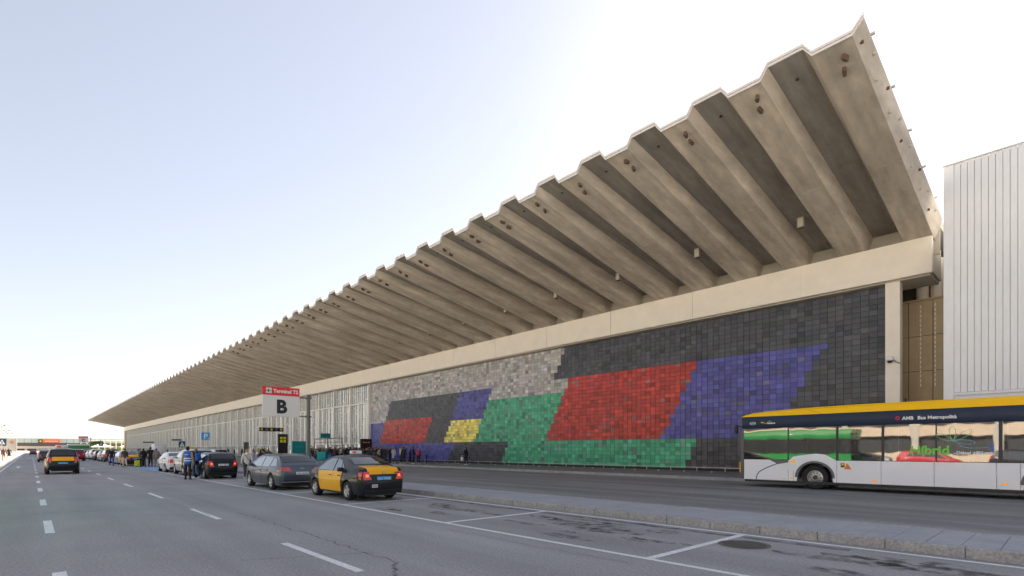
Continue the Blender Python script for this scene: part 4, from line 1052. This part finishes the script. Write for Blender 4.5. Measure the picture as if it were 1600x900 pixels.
# --- near people
pv = person('stand', -33.6, 6.42, 0, 150, (.42, .27, .15), (.012, .012, .013), 'man in a bright blue vest and dark cap by the black hatchback', hair=(.012, .012, .015), shoes=(.03, .022, .018), h=1.80)
vest = prim_mesh([((0, 0, 1.12), (0, 0, 1.36), .135, .15, (.86, 1.1, 1)), ((0, 0, .93), (0, 0, 1.12), .15, .135, (.88, 1.08, 1)), ((0, -.12, 1.44), (0, .12, 1.44), .075, .075)], .018, .028, .3, 'vest')
v_ = ob('vest', vest, mat('vest_blue', (.01, .13, .50), .5), pv)
for zz in (1.02, 1.14):
    N = 24; b = MB()
    for i in range(N):
        t0, t1 = 2 * math.pi * i / N, 2 * math.pi * (i + 1) / N
        b.quad(*[(.165 * math.cos(t), .20 * math.sin(t), zz + d) for t, d in ((t0, -.022), (t1, -.022), (t1, .022), (t0, .022))])
    b.build('reflective_band', mat('reflective', (.85, .85, .85), .3), v_)
b = MB(); b.box(-.186, -.181, -.09, .09, 1.335, 1.365); b.build('vest_print', M['white'], v_)
ob('cap', prim_mesh([((-.005, 0, 1.70), (-.01, 0, 1.72), .098, .085), ((.08, 0, 1.695), (.13, 0, 1.685), .05, .04, (1, 1, .3))], .014, 0, .4, 'cap'), cm((.012, .012, .018)), pv)
person('phone', -34.6, 7.02, 0, 200, (.02, .02, .024), (.03, .06, .13), 'person in dark jacket and blue jeans beside the man in the vest', shoes=(.6, .6, .6), h=1.74)
def backpack(x, y, z, rz, m, label):
    o = empty('backpack', (x, y, z), R(rz)); tag(o, label, 'backpack')
    ob('main_pouch', bevel_box_mesh('main_pouch', -.09, .09, -.15, .15, -.24, .22, .06, 3), m, o)
    ob('front_pocket', bevel_box_mesh('front_pocket', -.15, -.085, -.12, .12, -.20, .02, .025, 2), m, o)
    for s in (1, -1): MB().path([(.07, s * .10, .2), (.16, s * .11, .22), (.2, s * .11, .1), (.09, s * .12, -.15)], .014).build('strap', M['plastic'], o)
backpack(-34.40, 7.08, 1.24, 200, mat('pack_blue', (.01, .10, .42), .6), 'bright blue backpack worn by the person beside the vest man')
wj = person('woman', -32.3, 9.1, 0, 170, (.66, .62, .58), (.05, .05, .055), 'woman in a white jacket and grey trousers behind the black hatchback', hair=(.35, .24, .12), shoes=(.5, .5, .5), h=1.68)
sb = empty('shoulder_bag', (-32.3, 9.05, 1.0)); tag(sb, 'thin black strap bag slung across the white jacket', 'bag')
MB().path([(.17, -.14, .42), (.19, -.02, .24), (.17, .14, .05)], .012).build('strap', M['plastic'], sb)
ob('pouch', bevel_box_mesh('pouch', -.06, .1, .18, .26, -.14, .06, .03, 2), M['plastic'], sb)
person('lean', -32.0, 9.95, 0, 190, (.015, .015, .018), (.014, .014, .016), 'person in black hooded coat beside the woman in white', h=1.72)
person('coat', -33.2, 10.15, .0, 160, (.30, .06, .05), (.02, .02, .025), 'person in a dark red top behind the woman in white', h=1.66)
person('phone', -33.0, 9.7, .0, 120, (.36, .33, .48), (.02, .02, .02), 'person in a lilac top behind the black coat', h=1.6)
# --- group by the blue bay
person('walk', -60.3, 6.45, 0, 185, (.06, .05, .03), (.55, .49, .42), 'man in olive jacket and beige trousers walking past a taxi', shoes=(.1, .1, .1))
person('walk', -66.2, 6.0, 0, 5, (.012, .012, .016), (.03, .07, .30), 'person in black jacket and bright blue jeans on the road')
person('lean', -61.6, 7.7, 0, 30, (.38, .36, .20), (.02, .02, .02), 'person in a pale khaki coat in the group by the blue bay', 'group by the blue bay')
person('coat', -61.3, 8.0, 0, 200, (.012, .012, .014), (.10, .09, .08), 'person in black with grey trousers in the group by the blue bay', 'group by the blue bay')
person('stand', -60.8, 8.5, 0, 170, (.010, .010, .012), (.010, .010, .012), 'tall person all in black in the group by the blue bay', 'group by the blue bay', h=1.9)
person('stand', -60.3, 8.9, 0, 190, (.26, .22, .17), (.22, .18, .15), 'man in beige jacket at the right of the blue bay group', 'group by the blue bay')
person('phone', -62.1, 8.6, 0, 90, (.40, .18, .20), (.05, .05, .06), 'person in a pink top at the back of the blue bay group', 'group by the blue bay', h=1.65)
def suitcase(x, y, z, m, label, h=.62, w=.42, rz=0, d=.25):
    o = empty('suitcase', (x, y, z), R(rz)); tag(o, label, 'suitcase')
    ob('shell', bevel_box_mesh('shell', -d / 2, d / 2, -w / 2, w / 2, .06, .06 + h, .04, 3), m, o)
    MB().path([(0, -.1, h + .05), (0, -.1, h + .32), (0, .1, h + .32), (0, .1, h + .05)], .010).build('handle', M['steel'], o)
    for a in (-1, 1):
        for c in (-1, 1): MB().tube((a * d * .35, c * w * .4 - .02, .035), (a * d * .35, c * w * .4 + .02, .035), .035, .035, 8).build('wheel', M['tyre'], o)
    b = MB()
    for k in range(5): b.box(d / 2, d / 2 + .006, -w * .36 + k * w * .18 - .012, -w * .36 + k * w * .18 + .012, .12, h)
    b.build('shell_rib', m, o)
suitcase(-59.9, 9.15, 0, mat('case_white', (.62, .64, .68), .4), 'pale suitcase standing beside the man in beige', .70)
suitcase(-61.2, 7.5, 0, mat('case_lime', (.55, .60, .03), .5), 'lime yellow suitcase in the group by the blue bay', .55)
# --- queue on the terminal pavement
TOPS = [((.010, .010, .012), 'black'), ((.015, .018, .03), 'dark navy'), ((.03, .03, .032), 'charcoal'), ((.08, .085, .10), 'slate'), ((.02, .045, .08), 'dark blue'), ((.05, .035, .025), 'brown'), ((.45, .42, .38), 'pale'), ((.03, .13, .20), 'teal blue'), ((.20, .15, .10), 'tan'), ((.25, .02, .03), 'red')]
BOT = [((.012, .012, .014), 'black'), ((.03, .07, .20), 'blue jeans'), ((.02, .03, .06), 'dark jeans'), ((.06, .06, .065), 'grey')]
ONES = ['', 'first', 'second', 'third', 'fourth', 'fifth', 'sixth', 'seventh', 'eighth', 'ninth', 'tenth', 'eleventh', 'twelfth', 'thirteenth', 'fourteenth', 'fifteenth', 'sixteenth', 'seventeenth', 'eighteenth', 'nineteenth']
def ordw(n):
    if n < 20: return ONES[n]
    t = {2: 'twent', 3: 'thirt', 4: 'fort', 5: 'fift', 6: 'sixt', 7: 'sevent', 8: 'eight', 9: 'ninet'}[n // 10]
    return t + ('ieth' if n % 10 == 0 else 'y-' + ONES[n % 10])
qr = random.Random(5); spots = []
def at_px(px, y):
    t = (px - 800) / 818; return y * (.6768 * t - .7362) / (.6768 + .7362 * t)
fixed = [(666, 29.8, 'stand', TOPS[0], BOT[0], 1.15), (654, 29.4, 'woman', TOPS[9], BOT[0], 1.68), (646, 29.6, 'coat', TOPS[0], BOT[0], 1.80), (641, 30.0, 'phone', TOPS[2], BOT[0], 1.6), (631, 29.2, 'stand', TOPS[1], BOT[0], 1.78), (626, 29.4, 'phone', TOPS[6], BOT[0], 1.80), (615, 29.3, 'coat', TOPS[6], BOT[1], 1.72), (609, 29.8, 'phone', TOPS[0], BOT[0], 1.74), (602, 29.5, 'stand', TOPS[5], BOT[3], 1.76)]
for q in fixed: spots.append(q)
px = 597
while px > 482:
    spots.append((px, qr.uniform(28.6, 32.5), qr.choice(list(PT)), qr.choice(TOPS[:5] * 2 + TOPS[3:5] + TOPS[5:9]), qr.choice(BOT[:1] * 2 + BOT), qr.uniform(1.58, 1.86))); px -= qr.uniform(1.0, 1.9)
for i, (px, y, ps, tp, bt, h) in enumerate(spots):
    person(ps, at_px(px, y), y, .15, qr.uniform(0, 360), tp[0], bt[0], '%s person from the right of the terminal queue, in a %s top' % (ordw(i + 1), tp[1]), 'queue on the terminal pavement', shoes=(.55, .55, .55) if i < 7 or qr.random() < .2 else (.03, .03, .03), h=h)
person('coat', at_px(728, 31), 31.0, .15, 200, TOPS[0][0], BOT[0][0], 'lone person in a black coat standing before the mural', hair=HAIR[0], shoes=(.6, .6, .6), h=1.72)
hb = empty('carrier_bag', (at_px(728, 31) - .35, 30.8, .75)); tag(hb, 'white carrier bag held by the lone person before the mural', 'bag')
ob('pouch', bevel_box_mesh('pouch', -.15, .15, -.08, .08, -.18, .16, .05, 2), M['white'], hb); MB().path([(-.08, 0, .15), (-.04, 0, .32), (.04, 0, .32), (.08, 0, .15)], .01).build('handle', M['white'], hb)
more = [(420, 30), (414, 31), (408, 30.5), (404, 29), (396, 30), (385, 29.5), (378, 31), (366, 30), (356, 29), (345, 30), (339, 30.5), (331, 29.5), (318, 30), (308, 31), (296, 30), (283, 30), (262, 30), (255, 31), (240, 30), (233, 29.5), (225, 30), (216, 29)]
for i, (px, y) in enumerate(more):
    tp = qr.choice(TOPS); bt = qr.choice(BOT); hv = (px in (404, 414))
    person(qr.choice(list(PT)), at_px(px, y), y, .15, qr.uniform(0, 360), (.45, .62, .02) if hv else tp[0], bt[0], '%s walker left of the teal kiosk on the pavement, in a %s top' % (ordw(i + 1), 'hi-vis yellow' if hv else tp[1]), 'walkers on the far terminal pavement', h=qr.uniform(1.6, 1.85))
backpack(at_px(654, 29.2) , 29.15, 1.30, 90, mat('pack_red', (.55, .02, .08), .6), 'crimson backpack worn near the right end of the queue')
suitcase(at_px(503, 28.2), 28.2, .15, M['tealbright'], 'big teal suitcase standing at the front of the queue', 1.15, 1.15, rz=-40, d=.5)
suitcase(at_px(515, 28.4), 28.4, .15, mat('case_blue', (.01, .10, .45), .5), 'blue suitcase standing at the front of the queue', .75, .5, rz=-30)
# --- left pavement
person('stand', -92, -2.5, .13, 20, (.10, .06, .04), (.62, .20, .06), 'person in orange trousers on the sunny left pavement', h=1.75)
person('coat', -118, -2.6, .13, 20, (.02, .02, .022), (.02, .02, .022), 'person in black on the sunny left pavement', h=1.75)
person('stand', -175, -2.7, .13, 0, (.02, .02, .022), (.02, .02, .022), 'dark figure behind the pale totem on the left', h=1.75)

# ================================================================== SIGNS AND STREET FURNITURE
def gate_sign(x, yp, letter, label, sc=1.0):
    o = empty('terminal_sign', (x, yp, .15)); tag(o, label, 'sign')
    MB().tube((0, 0, 0), (0, 0, 4.62), .09, .09, 16).tube((0, 0, 4.62), (0, 0, 4.64), .095, .02, 16).build('pole', M['grey'], o, smooth=True, angle=40)
    for zz in (3.38, 4.42): MB().box(-.03, .03, -2.45, 0, zz - .03, zz + .03).build('arm', M['grey'], o)
    for zz in (3.38, 4.42): MB().box(-.13, .13, -.13, .13, zz - .06, zz + .06).build('clamp', M['grey'], o)
    ob('board', bevel_box_mesh('board', .032, .09, -2.50, -.53, 3.30, 4.46, .01, 1), M['offwhite'], o)
    hd = ob('header', bevel_box_mesh('header', .030, .094, -2.50, -.53, 4.465, 4.92, .01, 1), M['red'], o)
    ob('lettering', text_mesh('Terminal T2', .265, .012), M['offwhite'], hd, (.098, -1.93, 4.615), FACE_E)
    pic = MB().box(.095, .099, -2.31, -2.02, 4.56, 4.85).build('plane_square', M['offwhite'], hd)
    b = MB(); cy, cz = -2.165, 4.705; X = .1015
    for poly in ([(-.12, .012), (-.09, .018), (.09, .014), (.12, 0), (.09, -.014), (-.09, -.018), (-.12, -.012)], [(.03, .012), (-.03, .115), (-.055, .115), (-.03, .012)], [(.03, -.012), (-.03, -.115), (-.055, -.115), (-.03, -.012)], [(-.085, .01), (-.115, .05), (-.13, .05), (-.12, .01)], [(-.085, -.01), (-.115, -.05), (-.13, -.05), (-.12, -.01)]):
        b.quad(*[(X, cy + p[0], cz + p[1]) for p in poly])
    b.build('plane_symbol', M['black'], pic)
    ob('lettering', text_mesh(letter, .98, .045, align='CENTER'), M['black'], o, (.096, -1.50, 3.53), FACE_E)
    return o
gate_sign(-29.7, 11.6, 'B', 'red and white Terminal T2 sign with letter B on a grey pole')
gate_sign(-176, 11.6, 'C', 'distant red and white Terminal T2 sign with letter C')
def post_sign(name, x, y, z0, h, w, hh, m, label, base=.15, rot=R(0), text=None, tcol=None, tsize=.5, two=False):
    o = empty(name, (x, y, base), rot); tag(o, label, 'sign')
    MB().tube((0, 0, 0), (0, 0, h), .04, .04, 8).build('pole', M['steel'], o)
    p = ob('panel', bevel_box_mesh('panel', .045, .075, -w / 2, w / 2, z0, z0 + hh, .01, 1), m, o)
    if text: ob('lettering', text_mesh(text, tsize, .02, align='CENTER'), tcol, p, (.079, 0, z0 + hh / 2 - tsize * .35), FACE_E)
    return o
s = post_sign('parking_sign', -53.5, 11.6, 2.38, 3.05, .66, .66, M['blue'], 'square blue parking sign with a white P on a thin post', text='P', tcol=M['white'], tsize=.62)
MB().box(.078, .082, .17, .27, 2.45, 2.55).build('wheelchair_mark', M['white'], s)
def cross_sign(x, y, z0, w, label):
    s = post_sign('crossing_sign', x, y, z0, z0 + w + .1, w, w, mat('dull_blue', (.01, .07, .13), .5), label)
    b = MB(); b.quad((.079, -w * .36, z0 + w * .12), (.079, w * .36, z0 + w * .12), (.079, 0, z0 + w * .88)); t = b.build('triangle', M['white'], s)
    b = MB(); b.quad((.082, -w * .06, z0 + w * .2), (.082, w * .06, z0 + w * .2), (.082, w * .05, z0 + w * .6), (.082, -w * .05, z0 + w * .6)); b.build('figure', M['dark'], t)
cross_sign(-64, 11.7, 1.75, .62, 'pedestrian crossing sign on a post left of the blue P sign')
cross_sign(-150, 11.7, 2.2, .9, 'distant blue crossing sign beyond the minivan')
cross_sign(-100, -2.9, 2.1, .9, 'blue crossing sign on the sunny left pavement')
def dark_board(px, y, z0, w, hh, label, marks=True, hang=False):
    x = at_px(px, y); o = empty('direction_board', (x, y, .15)); tag(o, label, 'sign')
    p = ob('panel', bevel_box_mesh('panel', .0, .08, -w / 2, w / 2, z0, z0 + hh, .01, 1), M['black'], o)
    if hang:
        MB().tube((0, .0, 0), (0, .0, z0 + .02), .05, .05, 8).build('pole', M['mull'], o)
    b = MB(); n = max(3, int(w / .45)); cs = [M['yellow'], mat('board_blue', (.02, .12, .45), .5), mat('board_violet', (.25, .12, .4), .5)]
    for k in range(n):
        yy = -w / 2 + w * (k + .5) / n
        if marks: MB().box(.081, .086, yy - .10, yy + .10, z0 + hh * .28, z0 + hh * .72).build('symbol', cs[(0, 2, 0, 1)[k % 4]], p)
    return o
dark_board(424, 20, 3.55, 2.6, .42, 'dark overhead board with small coloured symbols near the kiosk', hang=True)
dark_board(276, 33, 4.2, 2.6, .42, 'dark hanging board on the glazed wall left of the P sign', marks=False, hang=True)
dark_board(232, 33, 4.0, 3.6, .42, 'dark hanging board at the far end of the glazed wall', marks=False, hang=True)
def totem(px, y, w, h, m, label, name='information_totem', y_marks=False, z=.15):
    x = at_px(px, y); o = empty(name, (x, y, z)); tag(o, label, 'totem')
    ob('panel', bevel_box_mesh('panel', 0, .3, -w / 2, w / 2, 0, h, .02, 1), m, o)
    if y_marks:
        for r in range(2):
            for c in range(2): MB().box(.301, .306, -.34 + c * .36, -.06 + c * .36, h - .95 + r * .36, h - .68 + r * .36).build('yellow_mark', mat('board_lime', (.70, .72, .03), .5), o)
    return o
totem(441, 21, 1.05, 3.25, M['black'], 'black totem with yellow symbols beside the teal kiosk', y_marks=True)
k_ = totem(466, 20, 1.35, 2.35, M['teal'], 'teal ticket kiosk behind the grey estate car', 'ticket_kiosk')
MB().box(-.02, .32, -.75, -.68, 0, 2.38).build('side_fin', mat('teal_pale', (.15, .42, .43), .5), k_); MB().box(.301, .305, -.4, .4, 1.75, 1.83).build('print_line', M['tealbright'], k_)
t = totem(571, 32.4, 1.5, 2.9, M['black'], 'black flight board at the left end of the mural', 'flight_board')
for k in range(3): MB().box(.301, .306, -.5 + k * .35, -.3 + k * .35, 2.35, 2.5).build('amber_mark', mat('board_amber', (.9, .42, .03), .5), t)
t = totem(297, 20, .9, 2.0, M['yellow'], 'small yellow exit panel behind the pale suv'); MB().box(.301, .306, -.2, .2, .9, 1.5).build('symbol', M['black'], t)
totem(384, 24, .7, 2.6, M['grey'], 'grey service totem with a red strip behind the white jacket')
# open steel shelter in front of the doors
sh_ = empty('queue_shelter', (at_px(512, 30.5), 30.5, .15)); tag(sh_, 'thin steel frame shelter with a small teal sign above the queue', 'shelter')
for dx in (-4.6, 0, 4.6): MB().box(dx - .05, dx + .05, -.05, .05, 0, 3.0).build('post', M['grey'], sh_)
MB().box(-4.7, 4.7, -.06, .06, 2.95, 3.08).build('beam', M['grey'], sh_); MB().box(-4.7, 4.7, -.06, .06, 2.45, 2.5).build('beam', M['grey'], sh_)
MB().box(-.1, .1, -1.0, .3, 3.1, 3.75).build('sign_panel', M['teal'], sh_)
# pale totem on the left pavement
t = empty('pale_totem', (-160, -3.1, .13)); tag(t, 'pale totem with a round red emblem on the left pavement', 'totem')
ob('panel', bevel_box_mesh('panel', 0, .35, -.85, .85, 1.1, 3.9, .03, 1), mat('totem_beige', (.52, .48, .42), .6), t); MB().box(.05, .3, -.75, .75, 0, 1.09).build('base', M['white'], t)
b = MB()
for i in range(20):
    t0, t1 = 2 * math.pi * i / 20, 2 * math.pi * (i + 1) / 20
    b.quad(*[(.355, r * math.cos(a), 3.1 + r * math.sin(a)) for r, a in ((.24, t0), (.34, t0), (.34, t1), (.24, t1))])
b.box(.352, .36, -.12, .12, 2.98, 3.22); b.build('emblem', M['red'], t)
# street lamps on the left
for i, (x, y) in enumerate(((-268, -8), (-334, -8.2), (-400, -8.4), (-470, -8.6))):
    o = empty('street_lamp', (x, y, .1)); tag(o, '%s of the tall street lamps above the footbridge, nearest first' % ONES[i + 1], 'street lamp', 'street lamps left of the road')
    MB().tube((0, 0, 0), (0, 0, 10.2), .16, .09, 8).build('pole', M['steel'], o); MB().tube((0, -.9, 10.2), (0, .9, 10.2), .06, .06, 6).build('arm', M['steel'], o)
    for s in (1, -1): ob('lamp_head', bevel_box_mesh('lamp_head', -.45, .45, s * .9 - .25, s * .9 + .25, 10.1, 10.5, .08, 2), M['grey'], o)
# ================================================================== FAR END
FB = empty('footbridge', (-600, 20, 0)); tag(FB, 'long glazed footbridge crossing the far end of the road', 'footbridge')
MB().box(-2, 2, -60, 62, 4.3, 7.3).build('girder', mat('bridge_dark', (.10, .09, .08), .7), FB)
MB().box(-2.3, 2.3, -60, 62, 10.3, 10.9).build('roof', M['concrete'], FB)
gp = bevel_box_mesh('pane', 1.9, 2.0, .12, 4.38, 7.35, 10.28, .02, 1)
for k in range(27): ob('pane', gp, mat('bridge_glass', (.42, .50, .46), .15), FB, (0, -60 + 4.5 * k, 0))
pp = MB().box(1.95, 2.1, -.1, .1, 7.3, 10.3).mesh('post')
for k in range(28): ob('post', pp, M['grey'], FB, (0, -60 + 4.5 * k, 0))
for yy in (-30, 0 - 4, 40): MB().tube((0, yy, 0), (0, yy, 4.3), .6, .6, 12).build('pier', M['concrete'], FB)
bd = empty('bridge_sign', (-596.5, 12.5, 7.3)); tag(bd, 'orange direction board with a yellow arrow on the footbridge', 'sign')
ob('panel', bevel_box_mesh('panel', 0, .3, -5, 6, 0, 2.6, .05, 1), mat('board_orange', (.70, .16, .06), .5), bd)
MB().box(.302, .34, -8, -5.05, 0, 2.6).build('arrow_panel', M['dark'], bd); b = MB(); b.quad((.36, -7.6, 1.1), (.36, -6.6, 1.1), (.36, -6.6, .5), (.36, -5.4, 1.3), (.36, -6.6, 2.1), (.36, -6.6, 1.5), (.36, -7.6, 1.5)); b.build('arrow', M['yellow'], bd)
MB().box(.302, .34, -3.6, 4.6, .95, 1.65).build('print_line', mat('board_peach', (.85, .45, .33), .5), bd)
FT = empty('far_terminal', (-700, 30, 0)); tag(FT, 'distant tan building seen under the footbridge', 'building')
MB().box(-20, 0, -60, 40, 0, 6.4).build('wall', M['tan'], FT); MB().box(-21, .6, -61, 41, 6.41, 7.2).build('roof', M['concrete'], FT)
wm = MB().box(.01, .15, 0, 6.5, .3, 2.2).mesh('window')
for k in range(11): ob('window', wm, M['dark'], FT, (0, -58 + 8.5 * k, 0))
CP = empty('car_park_canopy', (-430, 70, 0)); tag(CP, 'low dark canopied building beyond the end of the terminal', 'building')
MB().box(-16, 16, -22, 40, 6.2, 7.4).build('roof', mat('canopy_dark', (.10, .08, .06), .8), CP); MB().box(-14, 14, -20, 38, .0, 3.2).build('wall', M['cream'], CP)
for k in range(9): MB().box(15, 15.4, -20 + k * 7, -19.4 + k * 7, 0, 6.2).build('post', M['white'], CP)
PG = empty('pale_pergola', (-520, 42, 0)); tag(PG, 'pale pergola of thin yellow posts right of the footbridge', 'pergola')
for k in range(9): MB().box(-.3, .3, -14 + k * 3.6, -13.2 + k * 3.6, 0, 8.2).build('post', mat('post_yellow', (.70, .62, .30), .6), PG)
MB().box(-.6, .6, -15, 16, 8.2, 9.0).build('beam', M['white'], PG); MB().box(-1.5, -1, -15, 16, 0, 3.4).build('wall', mat('hedge_green', (.10, .13, .04), .9, var=.4, scale=1), PG)
for x, y, w, m_, lb in ((-330, 26, 9, M['white'], 'white tented stall beyond the parked cars'), (-345, 38, 7, M['offwhite'], 'cream tented stall by the end of the terminal')):
    o = empty('market_tent', (x, y, 0)); tag(o, lb, 'tent')
    b = MB(); a = w / 2
    for p, q in (((-a, -a), (a, -a)), ((a, -a), (a, a)), ((a, a), (-a, a)), ((-a, a), (-a, -a))): b.quad((p[0], p[1], 2.8), (q[0], q[1], 2.8), (0, 0, 4.6))
    b.build('canopy', m_, o)
    for p in ((-a, -a), (a, -a), (a, a), (-a, a)): MB().tube((p[0], p[1], 0), (p[0], p[1], 2.8), .08, .08, 6).build('pole', M['steel'], o)
    MB().box(a - .1, a, -a, a, .1, 1.2).build('front_panel', M['yellow'] if w > 8 else M['white'], o)
# ------------------------------------------------------------------ trees
def tree(x, y, h, rad, m, label, seed, group=None, n=1100, leaf=.34):
    r = random.Random(seed); o = empty('tree', (x, y, 0)); tag(o, label, 'tree', group)
    b = MB(); b.tube((0, 0, 0), (0, 0, h * .42), .045 * h * .5, .03 * h * .5, 9)
    tips = []
    for k in range(9):
        a = r.uniform(0, 6.28); z0 = h * r.uniform(.3, .45); e = (rad * .65 * math.cos(a), rad * .65 * math.sin(a), h * r.uniform(.55, .85)); b.tube((0, 0, z0), e, .012 * h, .004 * h, 6); tips.append(e)
    b.build('trunk', M['bark'], o)
    cl = [(Vector(t), r.uniform(.32, .55) * rad) for t in tips] + [(Vector((r.uniform(-.4, .4) * rad, r.uniform(-.4, .4) * rad, h * r.uniform(.6, .93))), r.uniform(.3, .5) * rad) for _ in range(7)]
    b = MB()
    for k in range(n):
        c, cr = r.choice(cl); d = Vector((r.gauss(0, 1), r.gauss(0, 1), r.gauss(0, .8))).normalized() * cr * r.uniform(.55, 1.05); p = c + d
        u = Vector((r.gauss(0, 1), r.gauss(0, 1), r.gauss(0, 1))).normalized(); w = u.orthogonal().normalized(); s = leaf * r.uniform(.6, 1.3)
        b.quad(tuple(p - u * s), tuple(p + w * s * .5), tuple(p + u * s), tuple(p - w * s * .5))
    b.build('crown', m, o)
    return o
tree(-470, 62, 9.5, 5.5, M['leaf'], 'dark green tree left of the far canopied building', 1, leaf=.8)
tree(-455, 66, 8.5, 3.5, M['leafy'], 'yellow leaved tree beside the far canopied building', 2, leaf=.7)
tree(-500, 36, 7, 4.5, M['leaf'], 'low dark tree behind the pergola', 3, leaf=.8)
tree(-350, 48, 6.5, 3.0, M['leafy'], 'small yellow tree by the terminal end wall', 4, leaf=.5)
for k in range(9):
    tree(-95 - 27 * k + (k % 3) * 4, -25 - (k % 2) * 5, 7.5 + (k * 37 % 5) * .7, 4.2, M['leaf'] if k % 3 else M['leafy'], '%s tree from the car park in the row reflected by the glazed wall' % ONES[k + 1], 30 + k, 'row of trees across the road', n=700, leaf=.5)
# ------------------------------------------------------------------ across the road (seen mirrored in bus and facade glass)
GA = empty('parking_garage', (-30, -24, 0)); tag(GA, 'tan parking garage across the road, mirrored in the bus windows', 'building')
for j in range(3):
    MB().box(-45, 60, -22, 0, .1 + j * 3.1, 1.2 + j * 3.1).build('parapet', M['tan'], GA); MB().box(-45, 60, -22, -.6, 1.2 + j * 3.1, 3.1 + j * 3.1).build('deck_opening', M['dark'], GA)
for k in range(16): MB().box(-44 + k * 6.8, -43.2 + k * 6.8, -.5, .05, .1, 9.4).build('column', M['concrete'], GA)
MB().box(-45, 60, -22, .02, 9.31, 10.3).build('parapet', M['tan'], GA)
gb = make_bus('coach', -27, -7.0, M['green'], M['green'], M['green'], letters=False)
tag(gb, 'green coach across the road, mirrored in the bus windows', 'bus')
make_car('suv', 'suv', carpaint('mirror_black', (.02, .02, .025)), -3.8, -5.2, 'black suv across the road, mirrored in the bus windows', 'suv', rz=0, detail=0)
make_car('saloon_car', 'wagon', carpaint('mirror_silver', (.4, .4, .42)), -15.6, -9.5, 'silver estate car across the road, mirrored in the bus windows', 'car', rz=0, detail=0)
make_car('hatchback', 'hatch', carpaint('mirror_red', (.5, .02, .03)), -9.5, -5.0, 'red hatchback across the road, mirrored in the bus windows', 'car', rz=0, detail=0)
